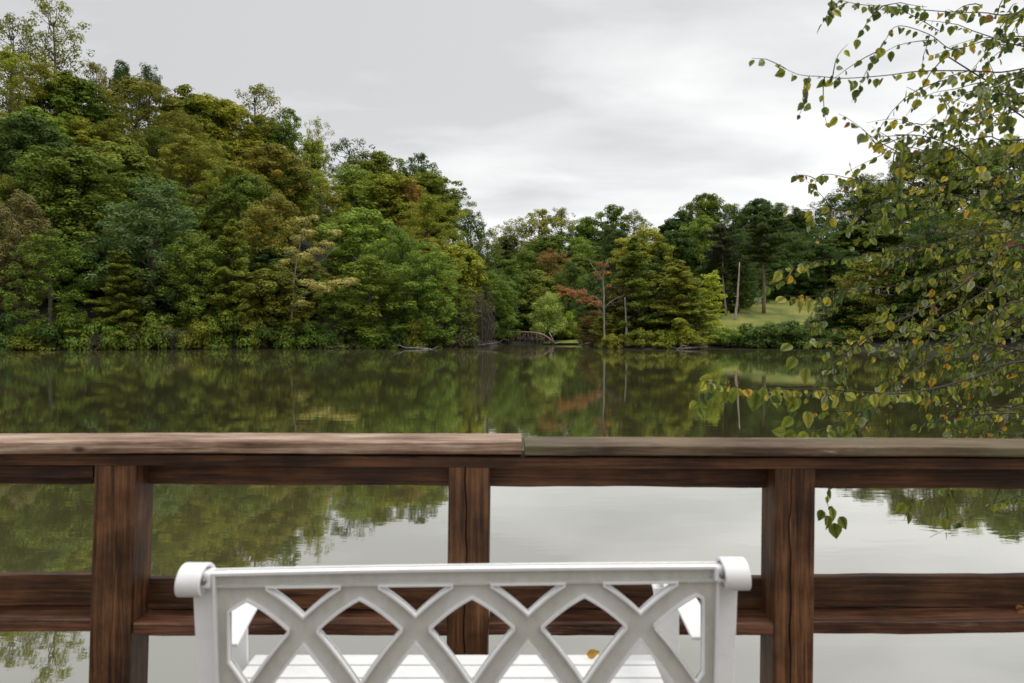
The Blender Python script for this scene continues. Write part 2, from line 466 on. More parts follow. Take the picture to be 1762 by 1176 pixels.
def crown_mesh(name, clumps, per, leaf, up=0.55, scatter=0.32, aspect=0.62, under=0.15, warm=0.12):
    """clumps: list of (x,y,z, rx,ry,rz); leaves lie over each clump's shell, thinning underneath"""
    cs, ns, sz, vv, ww = [], [], [], [], []
    for (x, y, z, rx, ry, rz) in clumps:
        n = int(per * (rx * ry) )
        d = rng.normal(size=(n * 2, 3)); d /= np.linalg.norm(d, axis=1, keepdims=True)
        keep = (d[:, 2] > -0.15) | (rng.random(n * 2) < under)
        d = d[keep][:n]; n = len(d)
        rr = 1 - np.abs(rng.normal(size=(n, 1))) * 0.22
        # lobes in the clump's outline
        ph = rng.random(3) * 6.28
        lob = 1 + 0.16 * np.sin(d[:, :1] * 5 + ph[0]) * np.cos(d[:, 1:2] * 5 + ph[1]) + 0.1 * np.sin(d[:, 2:3] * 7 + ph[2])
        c = np.array([[x, y, z]]) + d * np.array([[rx, ry, rz]]) * rr * lob
        nn_ = d + np.array([[0, 0, up]]) + rng.normal(size=(n, 3)) * scatter
        nn_ /= np.linalg.norm(nn_, axis=1, keepdims=True)
        cs.append(c); ns.append(nn_); sz.append(leaf * (0.65 + 0.7 * rng.random(n)))
        cv = rng.random() * 0.5
        vv.append(np.clip(cv + rng.random(n) * 0.5, 0, 1))
        wv = 1.0 if rng.random() < warm else 0.0
        ww.append(np.clip(wv * 0.8 * np.ones(n) + (rng.random(n) < 0.06) * 0.7, 0, 1))
    cs = np.concatenate(cs); ns = np.concatenate(ns); sz = np.concatenate(sz)
    V, Fq = leaves_np(cs, ns, sz, aspect)
    return mesh_np(name, V, Fq, M_FOL, {'v': ('FLOAT', np.repeat(np.concatenate(vv), 4)), 'w': ('FLOAT', np.repeat(np.concatenate(ww), 4))})

def limb_path(a, b, sag=0.15, n=5, jit=0.12):
    a, b = Vector(a), Vector(b); L = (b - a).length
    out = []
    for i in range(n + 1):
        t = i / n
        p = a.lerp(b, t); p.z -= math.sin(t * math.pi) * L * sag
        if 0 < i < n: p += Vector((rnd.gauss(0, 1), rnd.gauss(0, 1), rnd.gauss(0, 1))) * L * jit * 0.3
        out.append(p)
    return out

def crown_top(me):
    a = np.empty(len(me.vertices) * 3, dtype=np.float32); me.vertices.foreach_get('co', a)
    return float(np.percentile(a.reshape(-1, 3)[:, 2], 99.9))

def broadleaf(name, H=18.0, Wd=9.0, base=0.06, shape='round', nclump=260, csize=1.15, per=150, leaf=0.15, seed=0, nlimb=26, gaps=0.0, under=0.42):
    global rng, rnd
    rng = np.random.default_rng(seed + 100); rnd = random.Random(seed + 100)
    R = Wd / 2; z0 = H * base
    def radius(t):      # t 0 bottom .. 1 top of crown
        if shape in ('round', 'oval'):
            pk = 0.42 if shape == 'round' else 0.36
            return (min(1, (t + 0.15) / (pk + 0.15)) ** 0.5) if t < pk else max(0.06, 1 - ((t - pk) / (1.04 - pk)) ** 2) ** 0.55
        if shape == 'cone': return (1 - t) ** 0.75 * min(1, 0.45 + t * 4) + 0.05
        return (0.35 + 0.65 * math.sin(math.pi * min(1, 0.02 + 0.80 * t)) ** 0.9) if t < .97 else .4
    clumps = []
    lobes = [(rnd.random() * 6.28, rnd.random() * 6.28, rnd.uniform(0.08, 0.2)) for _ in range(4)]
    # the crown is built of boughs, each a drooping mass of leaf clumps, with gaps between them
    nb = max(9, int(nclump / (8 if shape != 'fan' else 5)))
    for k in range(nb):
        t = ((k + 0.5 * rnd.random()) / nb) ** 0.9
        az = k * 2.399 + rnd.uniform(-0.5, 0.5)
        if t > 0.93: az_r = 0.15
        else: az_r = rnd.uniform(0.4, 0.86)
        rr = radius(t) * R * (1 + sum(am * math.sin(az * (q + 2) + a + t * 5) for q, (a, b_, am) in enumerate(lobes)))
        br = csize * rnd.uniform(1.2, 2.1) * (0.85 if t > 0.85 else 1) * (0.75 + 0.25 * Wd / 9)
        bx, by = math.cos(az) * rr * az_r, math.sin(az) * rr * az_r
        bz = z0 + (H - z0) * t * 0.97 - br * 0.3
        bo = Vector((math.cos(az), math.sin(az), 0))
        for q in range(nclump // nb + 2):
            if gaps and rnd.random() < gaps: continue
            d_ = Vector((rnd.gauss(0, 1), rnd.gauss(0, 1), rnd.gauss(0, 1))).normalized() * rnd.uniform(0.55, 1.0)
            out = max(0.0, d_.dot(bo))
            c = csize * rnd.choice((0.38, 0.5, 0.62, 0.8))
            clumps.append((bx + d_.x * br * 1.05 + bo.x * out * br * .35, by + d_.y * br * 1.05 + bo.y * out * br * .35,
                           max(z0 * .5 + .3, bz + d_.z * br * 1.0 - out * out * br * 0.3), c, c, c * rnd.uniform(0.8, 1.15)))
    cm = crown_mesh(name + '_crown', clumps, per, leaf, under=under, warm=0.05)
    mb = MB()
    top = H * 0.86; tp = []; tr = []
    for i in range(9):
        t = i / 8
        tp.append((math.sin(t * 3 + seed) * 0.35 * t * Wd / 9, math.cos(t * 2.3 + seed) * 0.3 * t, -0.6 + (top + 0.6) * t))
        tr.append(0.30 * (1 - t) ** 0.8 + 0.04 + (0.12 if i == 0 else 0))
    mb.tube(tp, tr, 8)
    for c in rnd.sample(clumps, min(nlimb, len(clumps))):
        zz = max(z0 * 0.9, c[2] - math.hypot(c[0], c[1]) * rnd.uniform(0.55, 0.9)); t = (zz + 0.6) / (top + 0.6)
        t = max(0.05, min(0.95, t)); k = t * 8; i = int(k); a = Vector(tp[i]).lerp(Vector(tp[min(8, i + 1)]), k - i)
        pth = limb_path(a, (c[0], c[1], c[2]), 0.08)
        r0 = 0.11 * (1 - t * 0.6)
        mb.tube(pth, [r0 * (1 - j / 5.6) + 0.012 for j in range(6)], 5, cap=False)
    return (mb.mesh(name + '_trunk', M_BARK, smooth=True), cm, crown_top(cm), Wd)

def pine(name, H=16.0, Wd=9.0, base=0.03, layers=19, seed=0, leaf=0.15, bare=0.0, dens=1.0, flat=False):
    """layered conifer: whorls of near-horizontal boughs carrying flat sprays"""
    global rng, rnd
    rng = np.random.default_rng(seed + 300); rnd = random.Random(seed + 300)
    mb = MB(); R = Wd / 2
    tp = [(math.sin(i * 0.8 + seed) * 0.12 * i / 2, 0, -0.6 + (H + 0.4) * i / 8) for i in range(9)]
    mb.tube(tp, [0.24 * (1 - i / 8.3) + 0.03 for i in range(9)], 8)
    cs, ns, sz, vv = [], [], [], []
    for L in range(layers):
        t = L / (layers - 1)
        z = H * (base + (0.985 - base) * t)
        if flat: rad = R * (math.sin(math.pi * (0.12 + 0.82 * t)) ** 0.7)
        else: rad = R * ((1 - t) ** 0.62 * 0.95 + 0.10)
        nb = rnd.randint(5, 8) if rad > 1.2 else 4
        zL = z
        a0 = rnd.random() * 6.28
        for k in range(nb):
            if rnd.random() < 0.1: continue
            az = a0 + k * 2 * math.pi / nb + rnd.uniform(-0.3, 0.3)
            ln = rad * rnd.choice((0.5, 0.7, 0.85, 1.0, 1.2)) * rnd.uniform(.9, 1.1)
            z = min(H * 0.99, zL + rnd.uniform(-0.5, 0.5) * H / layers * 2.2)
            rise = rnd.uniform(-0.05, 0.28) * ln * (1 if not flat else 1.4)
            a = Vector((0, 0, z - 0.1)); b_ = Vector((math.cos(az) * ln, math.sin(az) * ln, z + rise * 0.6 - 0.1 * ln))
            pth = limb_path(a, b_, 0.06, 5)
            mb.tube(pth, [0.055 * (1 - j / 5.5) + 0.008 for j in range(6)], 4, cap=False)
            # sprays along the bough
            nsp = max(3, int(ln * 2.2))
            for q in range(nsp):
                u = 0.25 + 0.78 * (q + rnd.random() * 0.6) / nsp
                i = min(4, int(u * 5)); p = pth[i].lerp(pth[i + 1], min(1, u * 5 - i))
                wsp = 0.66 * (1.25 - 0.5 * u) * rnd.uniform(0.7, 1.25) * (0.5 + 0.5 * min(1, ln / 3))
                n = int(60 * dens)
                dd = rng.normal(size=(n, 3)); dd /= np.linalg.norm(dd, axis=1, keepdims=True)
                rr = rng.random((n, 1)) ** 0.45
                side = Vector((-math.sin(az), math.cos(az), 0))
                off = dd * rr * np.array([[wsp * 1.15, wsp * 1.15, wsp * 0.72]])
                off[:, 2] += -0.22 * (off[:, 0] ** 2 + off[:, 1] ** 2) / max(wsp, .2) + 0.05
                cs.append(off + np.array([p[:]]))
                nn_ = rng.normal(size=(n, 3)) * 0.45 + np.array([[0, 0, 1.0]]) + dd * 0.4
                ns.append(nn_ / np.linalg.norm(nn_, axis=1, keepdims=True))
                sz.append(leaf * (0.7 + 0.7 * rng.random(n)))
                vv.append(np.clip(rng.random() * 0.35 + rng.random(n) * 0.6, 0, 1))
    cs = np.concatenate(cs); ns = np.concatenate(ns); sz = np.concatenate(sz); vv = np.concatenate(vv)
    V, Fq = leaves_np(cs, ns, sz, 0.38)
    cm = mesh_np(name + '_crown', V, Fq, M_FOL, {'v': ('FLOAT', np.repeat(vv, 4)), 'w': ('FLOAT', np.zeros(len(V)))})
    return (mb.mesh(name + '_trunk', M_BARK, smooth=True), cm, H, Wd)

def shrub(name, H=3.0, Wd=4.5, seed=0, leaf=0.12, n=26, c=0.6, per=330):
    global rng, rnd
    rng = np.random.default_rng(seed + 500); rnd = random.Random(seed + 500)
    clumps = []
    for i in range(n):
        az = rnd.random() * 6.28; r = (Wd / 2 - c * 0.6) * rnd.random() ** 0.6
        zt = (H - c * 0.6) * math.sqrt(max(0.05, 1 - (r / (Wd / 2)) ** 2)) * rnd.uniform(0.25, 1)
        cc = c * rnd.uniform(0.7, 1.3)
        clumps.append((math.cos(az) * r, math.sin(az) * r, max(0.2, zt - cc * .4), cc, cc, cc * 0.75))
    cm = crown_mesh(name + '_crown', clumps, per, leaf, under=0.5, warm=0.03)
    mb = MB()
    for cl in rnd.sample(clumps, 12):
        mb.tube(limb_path((rnd.uniform(-.2, .2), rnd.uniform(-.2, .2), -0.3), cl[:3], 0.05, 4), [0.05, 0.04, 0.03, 0.02, 0.01], 5, cap=False)
    return (mb.mesh(name + '_stems', M_BARK, smooth=True), cm, crown_top(cm), Wd)

PROTO = {
    'round': [broadleaf('round%d' % i, seed=i, shape='round', leaf=(.12, .19, .15, .23, .14)[i], csize=(1.0, 1.3, 1.15, 1.4, .95)[i]) for i in range(5)],
    'oval': [broadleaf('oval%d' % i, seed=20 + i, shape='oval', Wd=7.5, nclump=190, leaf=(.15, .12, .18)[i]) for i in range(3)],
    'cone': [broadleaf('cone%d' % i, seed=30 + i, shape='cone', Wd=7.0, nclump=200, csize=0.9) for i in range(2)],
    'airy': [broadleaf('airy%d' % i, seed=40 + i, shape='fan', Wd=7.5, nclump=130, csize=0.95, per=120, leaf=0.13, nlimb=60, base=0.3, gaps=0.2, under=0.6) for i in range(2)],
    'pine': [pine('pine%d' % i, seed=i, dens=1.25) for i in range(3)],
    'highpine': [pine('highpine%d' % i, H=20, Wd=8, base=0.56, layers=11, seed=9 + i, flat=True, dens=1.3) for i in range(2)],
    'shrub': [shrub('shrub%d' % i, seed=i) for i in range(4)],
    'willow': [shrub('willow', H=7.0, Wd=8.0, seed=31, leaf=0.11, n=90, c=0.75, per=260)],
}
KIND = {'round': ('broadleaf_tree', 'tree'), 'oval': ('broadleaf_tree', 'tree'), 'cone': ('broadleaf_tree', 'tree'), 'airy': ('broadleaf_tree', 'tree'),
        'pine': ('pine_tree', 'pine tree'), 'highpine': ('pine_tree', 'pine tree'), 'shrub': ('shrub', 'shrub'), 'willow': ('bush', 'bush')}
COL = {'G': (.145, .205, .030), 'DG': (.078, .125, .028), 'BG': (.105, .165, .052), 'OL': (.205, .225, .032), 'YG': (.28, .31, .036), 'BY': (.33, .41, .05),
       'RU': (.215, .208, .036), 'OR': (.32, .20, .055), 'YE': (.33, .29, .075), 'PN': (.115, .145, .042), 'PY': (.21, .25, .038), 'BR': (.17, .165, .058), 'LG': (.215, .30, .048), 'GG': (.19, .22, .09)}
BARK = (0.10, 0.08, 0.06)
prng = random.Random(99)
TREES = []
def tree_at(px, Y, H, wpx, proto, col, label, group=None, lean=0.0, bark=BARK, sink=0.0, idx=None):
    pl = PROTO[proto]; tm, cm, h0, w0 = pl[prng.randrange(len(pl)) if idx is None else idx % len(pl)]
    name, cat = KIND[proto]
    x = (px - 881) / F * Y; z = max(ground(px, Y), 0.0) - sink
    e = empty(name, (x, Y, z))
    s = (wpx / F * Y) / w0
    e.scale = (s, s, H / h0)
    e.rotation_euler = (0, lean, prng.random() * 6.28)
    if lean: e.rotation_euler = (0, lean, 0)
    c = COL[col] if isinstance(col, str) else col
    j = prng.uniform(0.88, 1.14); jr = prng.uniform(0.92, 1.1)
    shr = proto in ('shrub', 'willow')
    link('stems' if shr else 'trunk', tm, e, bark)
    link('foliage' if shr else 'crown', cm, e, (c[0] * j * jr, c[1] * j, c[2] * j))
    tag(e, label, cat, group)
    TREES.append((px, Y, H))
    return e
def solve(px, ytop, H):
    """how far up the slope a tree of height H stands when its top shows at row ytop"""
    ys, yr = tab(YS, px), tab(YR, px)
    k = (HY - ytop) / F
    Y = ys + 1.5
    if 1030 < px < 1500 and ytop < 500: Y = 152.0
    while Y < yr + 30:
        if ground(px, Y) + H >= k * Y + CH: break
        Y += 1.0
    return Y, k * Y + CH - max(0, ground(px, Y))
def T(px, ytop, wpx, H, proto, col, label, dY=0.0, group=None, **kw):
    Y, h = solve(px, ytop, H)
    Y += dY
    h = (HY - ytop) / F * Y + CH - max(0, ground(px, Y))
    return tree_at(px, Y, max(2.0, h), wpx, proto, col, label, group, **kw)

LH = 'trees on the left hillside'
hand = [
 # px, ytop, width px, H, proto, colour, label
 (95, -8, 105, 23, 'airy', 'OL', 'tallest thin-crowned tree, its top reaching the upper edge above the left wood'),
 (22, 24, 95, 21, 'airy', 'OL', 'open-crowned olive tree at the left edge beside the tallest thin tree'),
 (18, 78, 95, 18, 'round', 'YG', 'yellow-green round crown at the top left corner of the wood'),
 (72, 100, 100, 18, 'round', 'OL', 'olive round crown just under the tallest thin tree'),
 (128, 128, 110, 17, 'round', 'G', 'mid green crown below and right of the tallest thin tree'),
 (168, 108, 60, 17, 'oval', 'RU', 'small rusty crown on the skyline right of the tallest thin tree'),
 (208, 106, 50, 18, 'oval', 'DG', 'first of two dark green crowns poking over the rusty tree on the skyline'),
 (256, 112, 80, 18, 'round', 'DG', 'wider of two dark green crowns poking over the rusty tree on the skyline'),
 (238, 132, 165, 19, 'round', 'RU', 'broad rusty olive crown below the two dark skyline crowns'),
 (325, 153, 110, 17, 'round', 'OL', 'olive skyline crown between the dark pair and the bare-topped tree'),
 (378, 172, 150, 18, 'round', 'YG', 'broad yellow-green crown left of the open bare-topped skyline tree'),
 (442, 143, 95, 19, 'airy', 'RU', 'open bare-topped yellowish tree standing clear on the skyline'),
 (497, 190, 70, 17, 'oval', 'G', 'green skyline crown directly right of the open bare-topped tree'),
 (547, 202, 45, 17, 'airy', 'YG', 'thin yellow-green top sticking out of the slope skyline'),
 (538, 236, 85, 17, 'cone', 'YG', 'pointed pale yellow-green tree in the middle of the left slope'),
 (600, 238, 85, 16, 'airy', 'DG', 'dark thin crown on the slope skyline right of the pointed pale tree'),
 (462, 250, 120, 17, 'round', 'RU', 'rusty brown crown left of the pointed pale tree'),
 (603, 285, 105, 17, 'cone', 'LG', 'fresh green pointed crown right of the pointed pale tree'),
 (650, 262, 105, 16, 'round', 'OL', 'olive skyline crown right of the dark thin crown'),
 (718, 266, 65, 16, 'oval', 'DG', 'dark skyline crown near the shoulder of the left hill'),
 (662, 300, 125, 16, 'round', 'YG', 'yellow-green crown below the olive skyline crown'),
 (706, 306, 52, 16, 'oval', 'OR', 'small orange crown on the shoulder of the left hill'),
 (742, 300, 110, 16, 'round', 'OL', 'olive crown behind the small orange one'),
 (735, 335, 115, 15, 'round', 'YG', 'bright yellow-green crown below the small orange one'),
 (778, 325, 70, 15, 'oval', 'G', 'green crown on the falling skyline of the left hill'),
 (812, 360, 65, 14, 'oval', 'DG', 'dark crown on the falling skyline where the left hill ends'),
 (838, 392, 50, 13, 'airy', 'G', 'thin crown at the very end of the left hill'),
 (135, 255, 160, 17, 'round', 'G', 'large mid green leafy crown halfway down the left slope'),
 (262, 312, 170, 18, 'round', 'BG', 'large blue-green crown in the middle of the left slope'),
 (45, 200, 120, 16, 'round', 'DG', 'deep green crown at the left edge halfway up'),
 (205, 235, 120, 16, 'round', 'OL', 'olive crown left of the blue-green one, higher up'),
 (330, 235, 130, 16, 'round', 'OL', 'olive crown above the blue-green one'),
 (395, 275, 120, 16, 'round', 'OL', 'olive crown with showing limbs right of the blue-green one'),
 (470, 330, 110, 16, 'round', 'RU', 'brownish crown above the layered pine'),
 (30, 330, 110, 15, 'round', 'BR', 'brownish dull crown at the left edge low on the slope'),
 (85, 395, 130, 15, 'round', 'G', 'dark green crown low at the left above the shore'),
 (400, 378, 130, 15, 'pine', 'PY', 'layered green pine low on the left slope above the shore'),
 (208, 430, 130, 11, 'pine', 'PY', 'spreading low conifer at the left shore with flat olive sprays'),
 (340, 400, 110, 13, 'round', 'G', 'green crown left of the layered pine'),
 (620, 360, 130, 15, 'round', 'LG', 'fresh green wide crown in the middle right of the left slope'),
 (690, 390, 120, 14, 'round', 'G', 'green crown right of the fresh green wide one'),
 (640, 440, 140, 12, 'round', 'G', 'green crown low over the water below the fresh green wide one'),
 (745, 425, 115, 13, 'round', 'LG', 'light green crown near the right end of the left wood'),
 (792, 415, 85, 13, 'round', 'YG', 'yellow-green crown near the right end of the left wood'),
 (715, 480, 100, 9, 'round', 'G', 'low green tree over the water right of the yellow-leaved sapling'),
 (790, 490, 95, 9, 'round', 'OL', 'low olive tree near the end of the left shore'),
 (852, 430, 55, 13, 'oval', 'G', 'narrow green tree closing the left wood at the cove'),
 (590, 500, 95, 9, 'round', 'G', 'low green tree right of the yellow-leaved sapling at the shore'),
 (470, 455, 100, 11, 'round', 'OL', 'olive understorey tree behind the yellow-leaved sapling'),
]
for h in hand:
    T(*h, group=None)

# fillers on the slope behind and between them
def filler(pxs, ysteps, cols, label, group, H=(13, 17), w=(85, 125), mix=('round', 'round', 'oval')):
    for px in pxs:
        for yy in ysteps:
            p = px + prng.uniform(-20, 20); sk = tab(SKY, p)
            yt = yy + prng.uniform(-18, 18)
            if yt < sk + 10: continue
            T(p, yt, prng.uniform(*w), prng.uniform(*H), prng.choice(mix), prng.choice(cols), label, dY=7.0, group=group)
filler(range(-60, 860, 62), (205, 300), ['G', 'LG', 'OL', 'OL', 'G', 'G', 'YG'], 'green or olive crown filling the wood on the left hillside', 'broadleaf trees filling the left hillside')
filler(range(-40, 850, 64), (488,), ['G', 'DG', 'OL', 'G', 'LG'], 'low leafy tree at the waterline under the left wood', 'low trees on the left waterline', H=(5, 8), w=(75, 105))
filler(range(-40, 860, 70), (430,), ['DG', 'G', 'DG', 'OL'], 'low dark tree in the understorey of the left shore', 'understorey trees along the left shore', H=(9, 12), w=(85, 120))

# centre and right: the far wood
hand2 = [
 (880, 378, 72, 18, 'oval', 'OL', 'olive crown at the left end of the far wood'),
 (925, 362, 74, 18, 'oval', 'YG', 'second crown of the far wood from its left end'),
 (966, 357, 80, 18, 'round', 'OL', 'rounded olive crown on the far skyline left of the middle'),
 (1012, 374, 66, 17, 'round', 'G', 'green crown in the dip of the far skyline'),
 (1056, 353, 66, 19, 'oval', 'G', 'tallest crown on the middle stretch of the far skyline'),
 (1092, 361, 60, 18, 'oval', 'OL', 'smaller crown right of the tallest on the far skyline'),
 (1045, 385, 55, 17, 'cone', 'DG', 'dark columnar evergreen in front of the far skyline crowns'),
 (1108, 390, 105, 16, 'round', 'YG', 'yellow-green wide crown where the far skyline dips'),
 (872, 412, 80, 15, 'pine', 'PN', 'dull dark pine at the back of the cove'),
 (900, 430, 85, 15, 'round', 'G', 'green crown behind the orange-topped tree'),
 (946, 428, 62, 15, 'oval', 'OR', 'orange-topped tree in the far wood above the bright bush'),
 (925, 465, 90, 13, 'round', 'OL', 'olive crown below the orange-topped tree'),
 (1000, 408, 80, 16, 'round', 'LG', 'soft light green crown in the middle of the far wood'),
 (985, 450, 80, 14, 'round', 'G', 'green crown below the soft light green one'),
 (860, 470, 70, 12, 'round', 'DG', 'dark tree at the left side of the cove'),
 (905, 500, 85, 10, 'round', 'DG', 'low dark tree behind the fallen trunk'),
 (1025, 470, 70, 12, 'round', 'DG', 'dark crown behind the white dead tree'),
 (1215, 334, 80, 20, 'round', 'G', 'highest crown of the right-hand wood on the skyline'),
 (1172, 366, 85, 17, 'round', 'DG', 'dark crown at the foot of the right-hand skyline'),
 (1262, 350, 75, 18, 'round', 'G', 'green skyline crown just right of the highest one'),
 (1306, 343, 85, 19, 'round', 'DG', 'wide dark skyline crown above the tall bare-trunk pine'),
 (1347, 350, 60, 18, 'oval', 'G', 'narrow skyline crown left of the birch leaves'),
 (1378, 358, 60, 17, 'round', 'DG', 'dark skyline crown touching the birch leaves'),
 (1210, 372, 70, 17, 'round', 'LG', 'lighter green crown below the highest right-hand crown'),
 (1160, 398, 80, 16, 'round', 'DG', 'dark crown behind the island pines, left'),
 (1190, 420, 80, 15, 'pine', 'PN', 'dark pine behind the island pines, right'),
 (1270, 395, 85, 17, 'round', 'DG', 'dark crown between the two tall bare-trunk pines'),
 (1365, 400, 90, 17, 'round', 'DG', 'dark crown right of the tall straight pine'),
 (1425, 338, 105, 19, 'round', 'BG', 'blue-green crown half hidden by the birch leaves'),
 (1420, 420, 100, 16, 'round', 'DG', 'dark crown below the blue-green one behind the birch leaves'),
 (1490, 300, 115, 19, 'round', 'DG', 'first big dark crown behind the birch'),
 (1548, 276, 110, 19, 'round', 'OL', 'olive crown high behind the birch leaves'),
 (1610, 256, 120, 19, 'round', 'OL', 'yellowish olive crown high behind the thick of the birch'),
 (1680, 252, 120, 19, 'round', 'YG', 'yellow-green crown behind the thick of the birch'),
 (1745, 238, 120, 19, 'round', 'G', 'green crown at the right edge behind the birch'),
]
for h in hand2: T(*h, dY=8.0 if 860 < h[0] < 1035 and h[1] > 440 else 0.0)
filler(range(860, 1240, 52), (412, 450), ['G', 'DG', 'OL', 'G'], 'green crown in the mass of the far wood across the cove', 'broadleaf trees of the far wood', H=(12, 16), w=(70, 95))
filler(range(870, 1040, 48), (490, 515), ['DG', 'DG', 'G'], 'low dark tree along the back of the cove', 'low trees at the back of the cove', H=(8, 10), w=(70, 90))
filler(range(1250, 1480, 48), (395, 430, 462), ['DG', 'DG', 'BG', 'G'], 'dark crown in the wood above the lawn', 'trees of the wood above the lawn', H=(13, 17), w=(75, 100))
filler(range(1500, 1860, 62), (340, 400, 450), ['G', 'OL', 'DG', 'G'], 'green crown in the wood on the right bank behind the birch', 'trees on the right bank', H=(13, 17), w=(90, 125))
filler(range(1480, 1860, 62), (505,), ['DG', 'G', 'DG'], 'low green tree at the right shore behind the birch', 'low trees at the right shore', H=(6, 9), w=(90, 120))

# island group
tree_at(1090, 96, (570 - 408) / F * 96 + CH - ground(1090, 96), 130, 'pine', 'PY', 'tall layered pine standing behind the two pale dead trunks', idx=0)
tree_at(1168, 93.5, (570 - 446) / F * 93.5 + CH - ground(1168, 93.5), 140, 'pine', (.27, .31, .045), 'spreading yellowish pine at the right end of the wooded point', idx=1)
tree_at(1140, 97, (570 - 470) / F * 97 + CH - ground(1140, 97), 110, 'pine', 'PY', 'shorter pine filling between the two big pines of the point', idx=2)
tree_at(1197, 92.5, (570 - 505) / F * 92 + CH, 60, 'pine', 'PY', 'small drooping pine at the tip of the point by the water', idx=2)
tree_at(1122, 95.5, (570 - 505) / F * 93 + CH, 75, 'pine', 'PN', 'small dark pine in front of the tall layered pine', idx=1)
tree_at(1222, 101, (570 - 466) / F * 101 + CH - ground(1222, 101), 72, 'cone', 'BY', 'bright yellow-green pointed tree between the point and the lawn')
tree_at(1060, 97, (570 - 500) / F * 93 + CH, 60, 'round', (.13, .12, .035), 'small yellowish tree between the two pale dead trunks')
tree_at(1020, 104, (570 - 535) / F * 104 + CH, 62, 'round', (.17, .12, .03), 'small orange-yellow tree left of the white dead tree')
tree_at(1050, 95, (570 - 548) / F * 92 + CH, 50, 'round', 'OL', 'olive sapling at the foot of the white dead tree')
tree_at(946, 129.6, 8.6, 84, 'willow', (.30, .38, .085), 'bright green rounded bush beside the fallen trunk')
tree_at(988, 130.5, 5.6, 55, 'willow', 'BY', 'smaller yellow-green bush right of the bright rounded bush')
filler(range(1045, 1215, 30), (505,), ['DG', 'G', 'OL'], 'low tree in the shade behind the pines of the point', 'low trees behind the pines of the point', H=(5, 8), w=(70, 90))
# lawn pines
tree_at(1250, 118, (570 - 385) / F * 118 + CH - ground(1250, 118), 62, 'highpine', (.06, .06, .032), 'leaning tall pine with bare trunk at the left of the lawn', lean=-0.075, bark=(.22, .15, .11), idx=0)
tree_at(1314, 122, (570 - 368) / F * 122 + CH - ground(1314, 122), 100, 'highpine', 'PN', 'straight tall pine with bare brown trunk in the middle of the lawn', bark=(.20, .14, .10), idx=1)

for (px, Y, yt, w_, lab) in [(1243, 124, 425, 75, 'dark tree standing behind the leaning pine at the lawn edge'), (1276, 131, 440, 80, 'dark tree at the back of the lawn right of the pale leaning trunk'),
                             (1300, 141, 430, 80, 'dark tree at the back of the lawn left of the straight tall pine'), (1345, 150, 430, 80, 'dark tree at the back of the lawn right of the straight tall pine')]:
    tree_at(px, Y, (570 - yt) / F * Y + CH - ground(px, Y), w_, 'round', 'DG', lab)
# hedge and shrubs
for i, (px, yt, w_) in enumerate([(1238, 566, 55), (1268, 569, 50), (1292, 559, 80), (1322, 558, 84), (1352, 554, 84), (1378, 561, 80), (1405, 568, 60), (1432, 572, 50)]):
    Y = tab(YS, px) + 1.1; tree_at(px, Y, (570 - yt) / F * Y + CH, w_, 'shrub', 'LG' if i < 2 else (.095, .15, .03), 'rounded leafy shrub in the bank hedge below the lawn', 'hedge shrubs below the lawn')
for i, (px, yt, w_, c_) in enumerate([(1425, 530, 75, 'GG'), (1462, 520, 80, 'GG'), (1500, 540, 80, 'OL'), (1460, 565, 70, 'G'), (1540, 560, 90, 'G'), (1600, 550, 90, 'OL'), (1660, 552, 90, 'G'), (1725, 548, 90, 'OL')]):
    Y = tab(YS, px) + 4 + (6 if i < 2 else 0)
    tree_at(px, Y, (570 - yt) / F * Y + CH - ground(px, Y), w_, 'shrub', c_, 'dull grey-green shrub behind the lower birch leaves' if i < 2 else 'shrub at the right shore seen through the birch', 'grey-green shrubs right of the lawn' if i < 2 else 'shrubs on the right shore')
k = 0
px = -30
while px < 815:
    Y = tab(YS, px) - 0.1
    yt = prng.choice([552, 560, 545, 568, 574, 535, 556])
    w_ = prng.uniform(48, 88)
    c_ = prng.choice(['OL', 'G', 'DG', 'G', 'DG', (.13, .15, .05), 'G'])
    tree_at(px, Y, (570 - yt) / F * Y + CH, w_, 'shrub', c_, 'leafy shrub overhanging the water at the foot of the left wood', 'shrubs along the left shore', sink=0.15)
    px += w_ * 0.42; k += 1
for px, yt, w_ in [(1050, 572, 40), (1078, 575, 44), (1108, 566, 50), (1140, 570, 50), (1172, 562, 50), (1200, 572, 36)]:
    tree_at(px, 91.0 if px != 1078 else 91.6, (570 - yt) / F * 91 + CH, w_, 'shrub', prng.choice(['OL', 'G', 'YG']), 'low shrub at the water under the pines of the point', 'shrubs at the foot of the point', sink=0.15)

